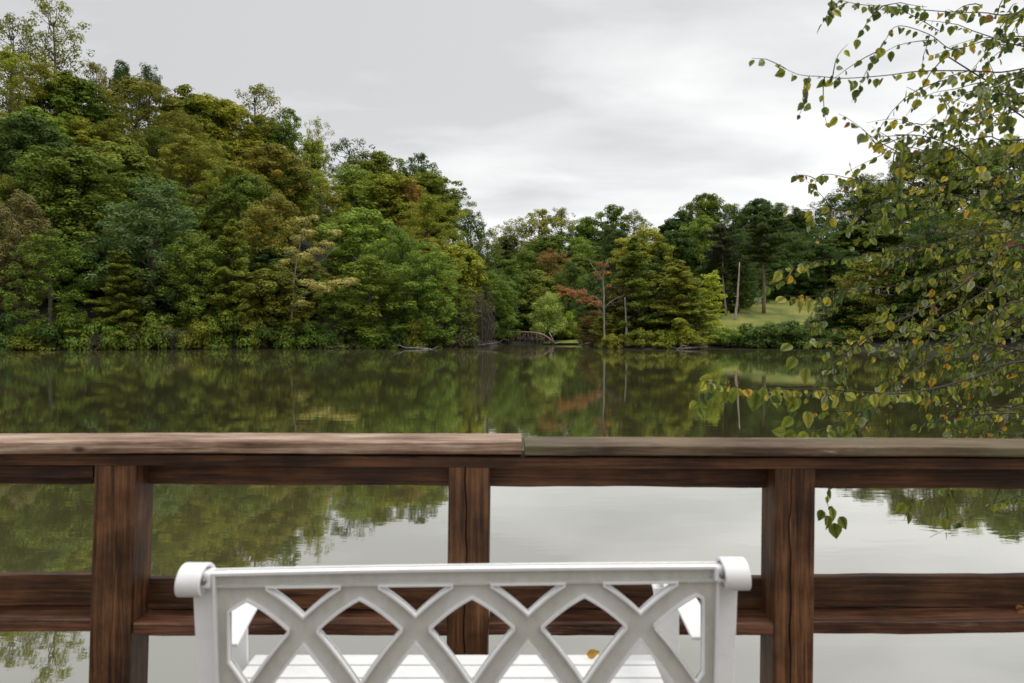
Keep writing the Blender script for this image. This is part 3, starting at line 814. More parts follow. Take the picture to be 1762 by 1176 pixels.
# ------------------------------------------------------------------ dead trees, logs
def px_tube(mb, pts, rads, d, k=7):
    mb.tube([P(a, b_, d + (c[0] if c else 0)) for a, b_, *c in pts], rads, k)
DEADC = (0.26, 0.25, 0.225)
def dead_white():
    d = 93.0
    base = P(1041, 597, d); e = empty('dead_tree', base)
    e.location.z = 0.2
    mb = MB(); off = Vector(e.location)
    def br(pts, r):
        mb.tube([P(a, b_, d + (q * 0.02)) - off for q, (a, b_) in enumerate(pts)], r, 7)
    br([(1041, 604), (1040, 575), (1039, 540), (1039, 505), (1037, 480), (1040, 462), (1046, 448)], [.14, .125, .11, .095, .07, .05, .02])
    br([(1037, 482), (1030, 472), (1022, 462), (1014, 450)], [.07, .055, .04, .015])
    br([(1039, 535), (1034, 520), (1026, 512), (1010, 507), (990, 502)], [.06, .05, .04, .03, .015])
    br([(1039, 532), (1050, 520), (1062, 513), (1075, 508)], [.055, .045, .03, .012])
    br([(1039, 545), (1028, 528), (1014, 520), (1000, 516)], [.05, .04, .03, .012])
    br([(1038, 470), (1036, 460), (1032, 450)], [.05, .03, .015])
    mb.obj('trunk', M_BARK, e, True, color=DEADC)
    tw = MB(); rr = random.Random(12)
    for (xa, ya, xb, yb) in [(1039, 560, 1037, 480), (1037, 482, 1014, 450), (1037, 480, 1046, 448), (1026, 512, 985, 500), (1039, 532, 1075, 508), (1028, 528, 1000, 516)]:
        for q in range(9):
            t_ = rr.random(); p = P(xa + (xb - xa) * t_, ya + (yb - ya) * t_, d) - off; v = Vector((rr.gauss(0, .5), rr.gauss(0, .5), rr.uniform(-.1, .7)))
            tw.tube([p, p + v * .6, p + v * 1.1 + Vector((rr.gauss(0, .15), 0, rr.gauss(0, .15)))], [.022, .016, .008], 4, cap=False)
    tw.obj('twigs', M_BARK, e, True, color=(.22, .20, .18))
    global rng
    rng = np.random.default_rng(5)
    cl = []
    for (a, b_, r, dd) in [(1037, 455, .9, 0), (1028, 470, .7, .6), (1044, 470, .6, -.6), (1030, 480, .6, .5), (1047, 492, .45, .5), (968, 497, .55, 0), (978, 500, .8, .4), (990, 505, .9, -.3), (1003, 506, .8, .5), (1012, 515, .8, .2), (1000, 518, .7, -.5), (1020, 512, .6, .3), (1028, 522, .5, 0)]:
        p = P(a, b_, d + dd) - off; cl.append((p.x, p.y, p.z, r, r, r * .45))
    rq = random.Random(4)
    for q in range(26):
        a_ = rq.uniform(958, 1034); b2 = 497 + (a_ - 960) * .32 + rq.gauss(0, 7)
        p = P(a_, b2, d + rq.uniform(-1.2, 1.2)) - off; r = rq.uniform(.25, .5); cl.append((p.x, p.y, p.z, r, r, r * .5))
    cm = crown_mesh('red_leaves', cl, 120, 0.12, under=0.6, warm=0.35)
    link('foliage', cm, e, (.34, .16, .06))
    tag(e, 'white dead-looking tree with sparse red leaves at the left end of the wooded point', 'dead tree')
dead_white()
def pole(px0, y0, px1, y1, d, r, label, c=DEADC, twigs=0, name='dead_snag'):
    b0 = P(px0, y0, d); zg = max(0.0, ground(px0, d)) - 0.3
    e = empty(name, (b0.x, d, zg)); off = Vector(e.location)
    a = Vector((b0.x, d, zg)); b_ = P(px1, y1, d)
    mb = MB(); n = 9; pts = []
    for i in range(n + 1):
        t = i / n; p = a.lerp(b_, t) - off; p.x += math.sin(t * 4.5) * 0.10 + math.sin(t * 17 + px0) * .03; p.y += math.sin(t * 3) * 0.08; pts.append(p)
    mb.tube(pts, [r * (1 - 0.62 * i / n) + (0.06 if i == 0 else 0) for i in range(n + 1)], 9)
    mb.obj('trunk', M_BARK, e, True, color=c)
    mb2 = MB()
    rr = random.Random(int(px0))
    for i in range(5):
        t = rr.uniform(0.35, 0.97); p = (a.lerp(b_, t)) - off; az = rr.random() * 6.28; L = rr.uniform(0.3, 1.0)
        mb2.tube([p, p + Vector((math.cos(az) * L * .6, math.sin(az) * L * .6, L * .35)), p + Vector((math.cos(az) * L, math.sin(az) * L, L * .3))], [.05, .03, .01], 5)
    mb2.obj('branch_stub', M_BARK, e, True, color=c)
    tag(e, label, 'dead tree')
pole(1076, 596, 1077, 512, 92.3, 0.17, 'pale broken trunk without branches in front of the layered pine', (0.28, 0.25, 0.22))
pole(1264, 555, 1274, 452, 112, 0.21, 'pale leaning bare trunk standing on the lawn', (0.40, 0.32, 0.26))

def fallen_tree():
    d = 121
    e = empty('fallen_tree', (P(950, 590, d).x, d, 0.0)); off = Vector(e.location)
    mb = MB()
    mb.tube([P(a, b_, d) - off for a, b_ in [(862, 571), (885, 571), (905, 572), (922, 573), (935, 577), (945, 583), (953, 592)]], [.10, .12, .13, .15, .17, .20, .26], 8)
    mb.obj('trunk', M_BARK, e, True, color=(0.26, 0.16, 0.12))
    mb = MB(); rr = random.Random(3)
    for i in range(34):
        a = 864 + i * 2.5 + rr.uniform(-1, 1); y0 = 571.5 + max(0, a - 925) * 0.5
        p0 = P(a, y0, d) - off; L = rr.uniform(0.6, 1.0) * (p0.z + 0.1)
        sx = rr.uniform(-.5, .3); sy = rr.uniform(-1.0, .4)
        p1 = p0 + Vector((sx * .5, sy * .6, -L * .5)); p2 = p0 + Vector((sx, sy, -L))
        mb.tube([p0, p1, p2], [.045, .032, .015], 4, cap=False)
        for q in range(2):
            p3 = p1 + Vector((rr.uniform(-.6, .6), rr.uniform(-.3, .3), -rr.uniform(.2, .7)))
            mb.tube([p1, p3], [.022, .01], 4, cap=False)
    mb.obj('branches', M_BARK, e, True, color=(0.20, 0.14, 0.115))
    tag(e, 'fallen tree arching over the water with many bare hanging twigs', 'fallen tree')
fallen_tree()
def log(pts, r, d, label, twig=4, c=(0.16, 0.13, 0.11)):
    e = empty('driftwood_log', (P(pts[0][0], 598, d).x, d, 0)); off = Vector(e.location); mb = MB()
    w = [P(a, b_, d) - off for a, b_ in pts]
    mb.tube(w, [r * (1 - .5 * i / len(w)) for i in range(len(w))], 7)
    mb.obj('trunk', M_BARK, e, True, color=c)
    mb2 = MB(); rr = random.Random(int(pts[0][0]))
    for i in range(twig):
        p = w[rr.randrange(len(w))]; L = rr.uniform(.5, 1.6); sx = rr.choice((-1, 1))
        mb2.tube([p, p + Vector((sx * L * .5, rr.uniform(-.5, .3), L * rr.uniform(.15, .4))), p + Vector((sx * L, rr.uniform(-.8, .2), L * rr.uniform(.1, .45)))], [r * .4, r * .3, .01], 4)
    mb2.obj('branches', M_BARK, e, True, color=c)
    tag(e, label, 'log')
log([(742, 601.5), (728, 600.5), (712, 599), (696, 598.5)], .11, 90, 'pale log lying in the water with forked end, middle of the left shore', 6, (.26, .24, .21))
log([(815, 596), (835, 593), (858, 590)], .12, 98, 'short pale log at the water where the left shore ends', 7)
log([(955, 592), (949, 580), (945, 572)], .10, 120, 'thin pale stick standing up at the end of the fallen tree', 3, (.4, .37, .33))
log([(1165, 601), (1190, 599), (1218, 597)], .12, 88, 'dark branch lying in the water at the tip of the point', 5, (.2, .17, .15))

def twiggery(px, y0, y1, wpx, d, n, label, c, name='dead_brush'):
    e = empty(name, (P(px, 600, d).x, d, max(0, ground(px, d)))); off = Vector(e.location); mb = MB(); rr = random.Random(int(px))
    top = P(px, y0, d).z - off.z
    for i in range(n):
        x0 = rr.gauss(0, .3) * wpx / F * d; x1 = rr.uniform(-.5, .5) * wpx / F * d; h = top * rr.uniform(.45, 1)
        y_ = rr.uniform(-.5, .5)
        pts = [Vector((x0 * .4, y_, 0)), Vector((x0, y_ + rr.uniform(-.3, .3), h * .4)), Vector((x1, y_ + rr.uniform(-.6, .6), h * .8)), Vector((x1 * 1.15, y_, h * rr.uniform(.6, 1)))]
        mb.tube(pts, [.045, .035, .022, .01], 4, cap=False)
        for q in range(3):
            p = pts[2] + Vector((rr.gauss(0, .3), rr.gauss(0, .3), rr.uniform(-.1, .2)))
            mb.tube([pts[2], p, p + Vector((rr.gauss(0, .4), 0, -rr.uniform(.3, 1.4)))], [.018, .014, .008], 4, cap=False)
    mb.obj('branches', M_BARK, e, True, color=c)
    tag(e, label, 'dead brush')
twiggery(832, 468, 600, 38, 99.5, 60, 'tall grey-brown tangle of dead vines at the right end of the left wood', (.10, .08, .06))
twiggery(312, 558, 600, 60, 87.5, 20, 'pale bare twiggy brush at the shore left of the layered pine', (.10, .08, .06))
twiggery(155, 568, 600, 50, 84.6, 14, 'pale bare twiggy brush at the shore below the low spreading conifer', (.10, .08, .06))
twiggery(1190, 575, 600, 40, 90.3, 30, 'brown bare twigs at the water at the right end of the point', (.12, .085, .07))
twiggery(770, 575, 600, 60, 97.5, 30, 'reddish dead brush at the water near the end of the left shore', (.16, .10, .08))

# the slender yellow-leaved maple leaning over the left shore
def sapling():
    d = 91.2
    e = empty('maple_sapling', (P(499, 598, d).x, d, .1)); off = Vector(e.location); mb = MB()
    def br(pts, r, dd=0): mb.tube([P(a, b_, d - dd * i) - off for i, (a, b_) in enumerate(pts)], r, 6)
    br([(499, 600), (501, 560), (504, 520), (506, 480), (512, 440), (520, 405), (528, 380)], [.16, .14, .12, .10, .08, .06, .03])
    br([(504, 520), (520, 507), (545, 500), (575, 497)], [.08, .06, .04, .02], .5)
    br([(506, 480), (530, 462), (560, 445), (580, 420)], [.07, .05, .04, .02], .3)
    br([(502, 540), (515, 530), (530, 524)], [.06, .04, .02], .5)
    br([(510, 450), (495, 440), (482, 440)], [.05, .04, .02], .4)
    mb.obj('trunk', M_BARK, e, True, color=(.2, .18, .14))
    global rng
    rng = np.random.default_rng(8); cl = []
    for (a, b_, r, dd) in [(530, 487, 1.1, -1.2), (548, 493, 1.2, -1.6), (562, 498, 1.2, -1.4), (590, 487, 1.3, -1.8), (604, 484, 1.1, -1.8), (575, 488, 1.0, -1.6), (520, 522, .9, -1), (512, 524, .8, -.8),
                           (490, 450, .8, -1), (500, 430, .9, -.4), (525, 440, 1.0, -.6), (545, 432, 1.1, -.8), (562, 420, 1.0, -.9), (575, 400, .9, -.5), (530, 400, 1.0, 0), (520, 380, 1.0, 0), (540, 375, .8, 0), (512, 410, 1, .2)]:
        p = P(a, b_, d + dd) - off; cl.append((p.x, p.y, p.z, r, r, r * .42))
    link('crown', crown_mesh('sapling_crown', cl, 105, 0.16, under=.5, warm=0), e, (.40, .36, .11))
    tag(e, 'slender maple with pale yellow leaf sprays leaning over the left shore', 'tree')
sapling()

# ------------------------------------------------------------------ deck and railing
DECK = CH - 1.45
deck = empty('wooden_deck', (0, 0, DECK)); tag(deck, 'weathered plank deck under the bench and railing, mostly below the view', 'deck')
mb = MB()
for i in range(20):
    y0 = -1.3 + i * 0.2; mb.box(-4.6, 4.6, y0, y0 + 0.192, -0.04, 0.0)
mb.obj('planks', M_DECK, deck)
mb = MB()
for x in (-4.4, -2.2, 0, 2.2, 4.4): mb.box(x - .05, x + .05, -1.25, 2.6, -.24, -.042)
mb.obj('joists', M_RAIL, deck)
mb = MB()
for x in (-4.2, -2.0, 1.9, 4.2):
    for y in (-1.0, 1.0): mb.tube([(x, y, -.25), (x, y, -DECK - 1.3)], .1, 10)
mb.obj('piles', M_RAIL, deck)

rail = empty('deck_railing', (0, 2.6, DECK)); tag(rail, 'stained brown wooden railing with a flat cap in front of the lake', 'railing')
RO = Vector(rail.location)
def rr_section(w, h, r=0.004, k=3):
    """rounded rectangle, centred, in (u,v)"""
    pts = []
    for cx_, cy_, a0 in ((w / 2 - r, h / 2 - r, 0), (-w / 2 + r, h / 2 - r, 90), (-w / 2 + r, -h / 2 + r, 180), (w / 2 - r, -h / 2 + r, 270)):
        for j in range(k + 1):
            a = math.radians(a0 + 90 * j / k); pts.append((cx_ + r * math.cos(a), cy_ + r * math.sin(a)))
    return pts
def board(name, a, b_, depth, height, mat, r=0.004, seed=0, warp=0.0015, parent=rail, label=None):
    """long board from a to b (top-front edge line), depth in +Y, height down"""
    a, b_ = Vector(a), Vector(b_); n = max(6, int((b_ - a).length / 0.05)); rs = random.Random(seed + 17)
    sec = rr_section(depth, height, r); ph = [rs.random() * 6 for _ in range(6)]
    L = []
    mid = (a + b_) / 2
    for i in range(n + 1):
        t = i / n; p = a.lerp(b_, t) + Vector((0, depth / 2, -height / 2)) - mid
        wz = warp * (math.sin(t * 9 + ph[0]) + .5 * math.sin(t * 23 + ph[1])); wy = warp * math.sin(t * 7 + ph[2])
        loop = []
        for q, (u, v) in enumerate(sec):
            jz = warp * .35 * math.sin(t * n * 1.7 + q * 2.1 + ph[3]); jy = warp * .35 * math.sin(t * n * 2.3 + q * 1.3 + ph[4])
            loop.append(p + Vector((0, u + wy + jy, v + wz + jz)))
        L.append(loop)
    mb = MB(); mb.loops(L)
    o = mb.obj(name, mat, parent)
    for pl in o.data.polygons: pl.use_smooth = False
    o.location = mid - RO
    if label: o['label'] = label
    return o
def post(px0, y0, px1, y1, wpx, crack, seed, zbot=-1.2, d=2.55, dep=0.14, bottom_w=None):
    """px0,y0: left-front edge at top; px1,y1: same edge lower down; crack = list of (height fraction, across fraction, width mm)"""
    a = P(px0, y0, d); b_ = P(px1, y1, d); w = wpx / F * d
    dirv_ = (b_ - a) / (a.z - b_.z)
    n = 60; L = []; H = a.z - zbot; rs = random.Random(seed); r = .006
    ctr = Vector((a.x + w / 2, d + dep / 2, a.z))
    hs = [c[0] for c in crack]
    for i in range(n + 1):
        z = H * i / n
        o = a + dirv_ * z
        cxp = float(np.interp(z, hs, [c[1] for c in crack])) + 0.012 * math.sin(z * 37 + seed) + 0.006 * math.sin(z * 91)
        cw = float(np.interp(z, hs, [c[2] for c in crack])) / 2000
        cd = min(.02, cw * 7)
        xc = w * cxp
        nzy = lambda q: 0.0008 * math.sin(z * 40 + q * 2.7 + seed)
        pts = [(0, dep - r), (0, r), (r * .3, r * .3), (r, 0), (xc * .5, nzy(1)), (xc - cw, 0), (xc - cw * .2, cd), (xc + cw * .5, cd), (xc + cw, 0), ((xc + w) / 2, nzy(2)), (w - r, 0), (w - r * .3, r * .3), (w, r), (w, dep - r), (w - r, dep), (r, dep)]
        L.append([Vector((o.x + u, d + v, o.z)) - ctr for u, v in pts])
    mb = MB(); mb.loops(L)
    ob = mb.obj('post', M_POST, rail); ob.location = ctr - RO
    return ob
post(162, 801, 151, 1176, 71, [(0, .55, 1.0), (.3, .60, 2.2), (.7, .5, 1.2), (2, .5, 1)], 1)
post(772, 801, 768, 1124, 71, [(0, .40, 6), (.12, .43, 5), (.3, .46, 6), (.45, .41, 4), (.7, .44, 7), (2, .44, 3)], 2)
post(1334, 806, 1330, 1176, 70, [(0, .42, 3.5), (.2, .36, 4), (.4, .42, 5), (.6, .40, 6), (.75, .45, 5), (2, .4, 3)], 3)
for px in (-1000, -420, 1920, 2480): post(px, 802, px, 1150, 71, [(0, .5, 2), (2, .4, 2)], px)

dF = 2.50
capL = P(-1150, 760, dF); capM = P(898, 761.6, dF); capM2 = P(903, 766, dF); capR = P(2620, 775.5, dF)
board('cap_board', capL, capM, .222, .041, M_CAP1, .006, 1, label='bleached pinkish left cap board')
board('cap_board', capM2, capR, .216, .034, M_CAP2, .006, 2, label='mossy darker right cap board')
# sub-cap lying on the posts
board('rail_board', P(-1150, 777.5, 2.545), P(2620, 795, 2.545) + Vector((0, 0, 0.004)), .15, .0385, M_RAIL, .004, 3)
# rails under it, between the posts, set back
def bay(pxa, pxb, y, d, dep, h, mat, name, seed, dz=0.0, label=None, y2=None):
    a = P(pxa, y, d); b_ = P(pxb, y if y2 is None else y2, d); a.z += dz; b_.z += dz
    board(name, a, b_, dep, h, mat, .004, seed, label=label)
zt = P(0, 801, 2.545).z - 0.0385 * 0 
for k_, (xa, xb) in enumerate([(-345, 161), (234, 770), (845, 1333), (1405, 1921), (1991, 2481), (-929, -419)]):
    a = P(xa, 801, 2.55); b_ = P(xb, 801, 2.55)
    sl = lambda x: -0.0095 * (x - 881) / 881
    za = P(0, 801.5, 2.55).z
    a = Vector((a.x - .02, 2.645, za + sl(xa) - .003)); b_ = Vector((b_.x + .02, 2.645, za + sl(xb) - .003))
    board('rail_board', a, b_, .04, .088, M_RAIL, .003, 10 + k_)
board('rail_board', P(-347, 800.5, 2.575) + Vector((.002, 0, 0)), P(160.5, 801.5, 2.575) + Vector((-.001, 0, 0)), .038, .040, M_RAIL, .003, 33)
# lower shelf and its back board
SH = [(-345, 158, 1067, 1067), (233, 769, 1073, 1073), (843, 1331, 1073, 1073), (1402, 1924, 1071, 1068), (1991, 2484, 1068, 1068), (-929, -416, 1067, 1067)]
for k_, (xa, xb, ya, yb) in enumerate(SH):
    a = P(xa - (5 if k_ < 2 else 3), ya, 2.55); b_ = P(xb - 3, yb, 2.55); a.x += .002; b_.x += .010
    a.y = b_.y = 2.553
    board('shelf_board', a, b_, .165, .044, M_SHELF, .006, 40 + k_)
    a2 = Vector((a.x - .02, 2.690, a.z + .115)); b2 = Vector((b_.x + .045, 2.690, b_.z + .115))
    a2.y = b2.y = 2.672
    board('back_board', a2, b2, .038, .113, M_RAIL, .005, 50 + k_)

# ------------------------------------------------------------------ the white bench
TH = math.radians(10); TT = math.tan(TH); SA = 0.045; Y0 = 1.80; ZT = CH - 0.569
def plane_pt(px, py, off=0.0):
    u = (px - 881) / F; k = (py - HY) / F
    Y = (Y0 - 0.569 * TT) / (1 - SA * u - k * TT)
    return Vector((u * Y, Y, CH - k * Y))
nrm = Vector((SA, -1, -TT)).normalized()          # rear face, toward the camera and down
bench = empty('garden_bench', (0, 2.0, DECK)); tag(bench, 'white painted two-seat garden bench seen from behind with a lattice back', 'bench')
BO = Vector(bench.location)
CREST = [427 + (i - 3) * 192.5 for i in range(0, 11)]
def gv(u): return 0.462 * u + 0.003 * u * u
HWB = 18.0
def hv(u): return HWB * math.sqrt(1 + (0.462 + 0.006 * u) ** 2)
X0, X1, YT, YB = 397.0, 1207.0, 1005.0, 1243.0
def xw(x): return x - 0.00000  # straight
def openings():
    p = 192.5; out = []
    for gap in range(0, 6):
        cells = [(c, c + p) for c in CREST] if gap % 2 == 0 else [(c - p / 2, c + p / 2) for c in CREST]
        for (a, b_) in cells:
            xa, xb = max(a, X0), min(b_, X1)
            if xb - xa < 6: continue
            top, bot = [], []
            for i in range(61):
                x = xa + (xb - xa) * i / 60
                ds = sorted(abs(x - c) for c in CREST)
                up_ = YT if gap == 0 else 1008 + gv(ds[gap - 1]) + hv(ds[gap - 1])
                dn = 1008 + gv(ds[gap]) - hv(ds[gap])
                up_ = max(up_, YT); dn = min(dn, YB)
                if dn - up_ > 0.8: top.append((x, up_)); bot.append((x, dn))
            if len(top) < 6: continue
            if max(b__[1] - a__[1] for a__, b__ in zip(top, bot)) < 10: continue
            poly = top + bot[::-1]
            # drop near-duplicate points
            q = [poly[0]]
            for pt in poly[1:]:
                if abs(pt[0] - q[-1][0]) + abs(pt[1] - q[-1][1]) > 1.0: q.append(pt)
            out.append(q)
    return out
def topy(x): return 974.5 + (3.0 if x < 800 else 1.5) * ((x - 800) / 430) ** 2
outer = [(368, topy(368)), *[(x, topy(x)) for x in range(400, 1230, 30)], (1236, topy(1236)), (1229, 1275), (378, 1275)]
ops = openings()
def slant(pt):      # the frame narrows slightly downward in the picture
    x, y = pt; return (x, y + (x - 800) * -0.012)
def plate(name, outer, holes, thick, mat, parent):
    polys = [[slant(q) for q in outer]] + [[slant(q) for q in h_] for h_ in holes]
    fl = [q for p_ in polys for q in p_]
    tri = geometry.tessellate_polygon([[Vector((q[0], q[1], 0)) for q in p_] for p_ in polys])
    n = len(fl); V = [plane_pt(*q) for q in fl]; V2 = [v - nrm * thick for v in V]
    Fc = [list(t_) for t_ in tri] + [[i + n for i in t_[::-1]] for t_ in tri]
    s = 0
    for p_ in polys:
        k = len(p_)
        for i in range(k): Fc.append([s + i, s + (i + 1) % k, n + s + (i + 1) % k, n + s + i])
        s += k
    mb = MB(); mb.v = [v - BO for v in V + V2]; mb.f = Fc
    return mb.obj(name, mat, parent)
bk = plate('backrest', outer, ops, 0.007, M_WHITE_SHADE_GRIME, bench)
def rim(polys, width, high, mat, parent, name, outward=1, low=-0.009):
    mb = MB()
    for poly in polys:
        pts = [plane_pt(*slant(q)) for q in poly]
        # thin the outline
        k = len(pts); ctr = sum(pts, Vector()) / k
        area = sum((pts[i] - ctr).cross(pts[(i + 1) % k] - ctr).dot(nrm) for i in range(k))
        sg = (1 if area > 0 else -1) * outward
        inn = []
        for i in range(k):
            e1 = (pts[i] - pts[i - 1]).normalized(); e2 = (pts[(i + 1) % k] - pts[i]).normalized()
            m1 = e1.cross(nrm) * sg; m2 = e2.cross(nrm) * sg
            m_ = (m1 + m2)
            if m_.length < 1e-3: m_ = m1
            m_.normalize(); c_ = max(0.45, m_.dot(m1)); inn.append(pts[i] + m_ * min(width / c_, width * 1.8))
        A = [p + nrm * high for p in pts]; B = [p + nrm * high for p in inn]; Cc = [p + nrm * low for p in inn]; D = [p + nrm * low for p in pts]
        b0 = len(mb.v)
        mb.v += [v - BO for v in A + B + Cc + D]
        for i in range(k):
            j = (i + 1) % k
            for r_ in range(4):
                r2 = (r_ + 1) % 4
                mb.f.append([b0 + r_ * k + i, b0 + r_ * k + j, b0 + r2 * k + j, b0 + r2 * k + i])
    return mb.obj(name, mat, parent)
rim(ops, 0.005, 0.0125, M_WHITE, bk, 'opening_rims', 1)
rim([outer], 0.007, 0.014, M_WHITE, bk, 'frame_rim', -1, low=-0.012)
# stile ribs and the rib under the top rail
def rib(pts, wpx, high):
    a = [(x, y - wpx / 2) for x, y in pts]; b_ = [(x, y + wpx / 2) for x, y in pts]
    mb = MB(); k = len(a)
    L = []
    for q, r_ in zip(a, b_):
        p0, p1 = plane_pt(*slant(q)) - BO, plane_pt(*slant(r_)) - BO
        L.append([p0 - nrm * .0085, p0 + nrm * high, p1 + nrm * high, p1 - nrm * .0085])
    mb.loops(L); return mb
rib([(x, 1001.5) for x in range(374, 1240, 24)], 4.5, 0.0095).obj('lower_flange', M_WHITE_SHADE_GRIME, bk)

def band(name, prof, x0a, x1a, thick, mat, parent, xs_end=None, bevel=0):
    """ribbon of (Y,z) profile points extruded across x; x range may drift along the ribbon"""
    n = len(prof); L = []
    for i, (y, z) in enumerate(prof):
        t = i / (n - 1)
        p0 = Vector((0, *prof[max(0, i - 1)])); p1 = Vector((0, *prof[min(n - 1, i + 1)])); tg = (p1 - p0).normalized()
        nr = Vector((0, -tg.z, tg.y)) * thick / 2
        xa = x0a if xs_end is None else x0a + (xs_end[0] - x0a) * t; xb = x1a if xs_end is None else x1a + (xs_end[1] - x1a) * t
        c = Vector((0, y, z)) - BO
        L.append([c + nr + Vector((xa, 0, 0)), c + nr + Vector((xb, 0, 0)), c - nr + Vector((xb, 0, 0)), c - nr + Vector((xa, 0, 0))])
    mb = MB(); mb.loops(L)
    o = mb.obj(name, mat, parent, bevel=0.0)
    md = o.modifiers.new('bevel', 'BEVEL'); md.width = 0.003; md.segments = 2; md.limit_method = 'ANGLE'; md.angle_limit = math.radians(50)
    for pl in o.data.polygons: pl.use_smooth = True
    md2 = o.modifiers.new('wn', 'WEIGHTED_NORMAL')
    return o
def scroll(yc, zc_, r0, r1, a0, a1, n=26):
    return [(yc + (r0 + (r1 - r0) * i / n) * math.cos(math.radians(a0 + (a1 - a0) * i / n)), zc_ + (r0 + (r1 - r0) * i / n) * math.sin(math.radians(a0 + (a1 - a0) * i / n))) for i in range(n + 1)]
def rear_post(pxa, pxb, ytop, d, lean):
    r = 0.0375; zc_ = CH - (ytop - HY) / F * d - r
    xa, xb = (pxa - 881) / F * d, (pxb - 881) / F * d
    yc = d + 0.005
    prof = [(yc + r + 0.10 * (1 - t_) ** 1.4 * 1.0, DECK + (zc_ - DECK) * t_) for t_ in [i / 14 for i in range(14)]] + scroll(yc, zc_, r, r * .86, 0, 335)
    o = band('rear_leg', prof, xa + lean, xb + lean, 0.010, M_WHITE, bench, (xa, xb))
    return xa, xb, yc, zc_
LA = rear_post(303, 345, 973, 1.775, 0.035)
RA = rear_post(1249, 1292, 963, 1.82, -0.03)
# thicker outer channel of the rear legs + pivot blocks with bolts
for side, (xa, xb, yc, zc_) in ((1, LA), (-1, RA)):
    xi = xb if side == 1 else xa
    mb = MB()
    w_ = 0.034
    x0, x1 = (xi - .006, xi + w_ - .004) if side == 1 else (xi - w_ + .004, xi + .006)
    mb.box(x0 - 0, x1, yc - .018, yc + .026, zc_ - .016, zc_ + .024)
    for v in mb.v: v -= BO
    o = mb.obj('pivot_block', M_WHITE, bench, bevel=.006)
    mb = MB()
    xm = (x0 + x1) / 2
    mb.tube([Vector((xm, yc - .018, zc_ + .004)) - BO, Vector((xm, yc - .023, zc_ + .004)) - BO, Vector((xm, yc - .025, zc_ + .004)) - BO], [.0085, .0085, .005], 12)
    mb.obj('bolt', M_BOLT, o, True)
# arm rests: from the rear leg forward, curling down over the front leg
def arm(xa, xb, fxa, fxb, yr_, yf, zr, zf):
    r = .036
    prof = [(yr_ + (yf - yr_) * t_, zr + (zf - zr) * t_ + .010 * math.sin(t_ * math.pi)) for t_ in [i / 12 for i in range(12)]] + scroll(yf, zf - r, r, r * .8, 90, -235)
    band('armrest', prof, xa, xb, .010, M_WHITE, bench, (fxa, fxb))
    prof = [(yf - .03 + .02 * (1 - t_), DECK + (zf - .018 - DECK) * t_) for t_ in [i / 8 for i in range(9)]]
    band('front_leg', prof, fxa + .004, fxb - .004, .012, M_WHITE, bench)
def fx(px, d): return (px - 881) / F * d
arm(-.752, -.684, fx(390, 2.27), fx(434, 2.27), 1.85, 2.27, CH - .785, CH - .757)
arm(.458, .526, fx(1119, 2.27), fx(1167, 2.27), 1.89, 2.27, CH - .785, CH - .757)
# seat slats and rails
seat = empty('seat', (0, 0, 0)); seat.parent = bench
yy = 2.285; i = 0
while yy > 1.93:
    dpt = 0.072 if i else 0.064
    zz = CH - 0.997 - 0.02 * (2.285 - yy)
    L = []
    xa, xb = fx(436, 2.27) + .0, fx(1124, 2.27)
    mb = MB(); mb.box(xa, xb, yy - dpt, yy, zz - .022, zz)
    for v in mb.v: v -= BO
    o = mb.obj('seat_slat', M_WHITE, seat, bevel=.004)
    yy -= dpt + .007; i += 1
mb = MB()
for x in (fx(436, 2.27) + .01, -.17, fx(1124, 2.27) - .04): mb.box(x, x + .03, 1.93, 2.28, CH - 1.065, CH - 1.0275)
for v in mb.v: v -= BO
mb.obj('seat_rail', M_WHITE, bench)

# ------------------------------------------------------------------ the birch reaching in from the right
rb = random.Random(21)
TRX, TRY = 5.3, 4.6
zb = ground_xy(TRX, TRY)
birch = empty('birch_tree', (TRX, TRY, zb)); BR = Vector(birch.location)
tag(birch, 'birch with yellowing green leaves reaching in from the right in front of the lake', 'tree')
trunk = MB()
tpts = [Vector((TRX - 0.10 * t_, TRY + .1 * t_, zb - .3 + t_)) for t_ in (0, 1, 2, 3, 4, 5.2, 6.5, 8)]
trunk.tube([p - BR for p in tpts], [.2, .17, .15, .14, .12, .10, .07, .03], 12)
trunk.obj('trunk', M_BARK, birch, True, color=(.42, .36, .30))
branches = MB()
twigs = []          # polylines that carry leaves: (points, weight)
def catmull(pts, n=6):
    out = []
    P_ = [pts[0]] + pts + [pts[-1]]
    for i in range(1, len(P_) - 2):
        p0, p1, p2, p3 = P_[i - 1], P_[i], P_[i + 1], P_[i + 2]
        for j in range(n):
            t_ = j / n
            out.append(0.5 * ((2 * p1) + (-p0 + p2) * t_ + (2 * p0 - 5 * p1 + 4 * p2 - p3) * t_ ** 2 + (-p0 + 3 * p1 - 3 * p2 + p3) * t_ ** 3))
    out.append(pts[-1]); return out
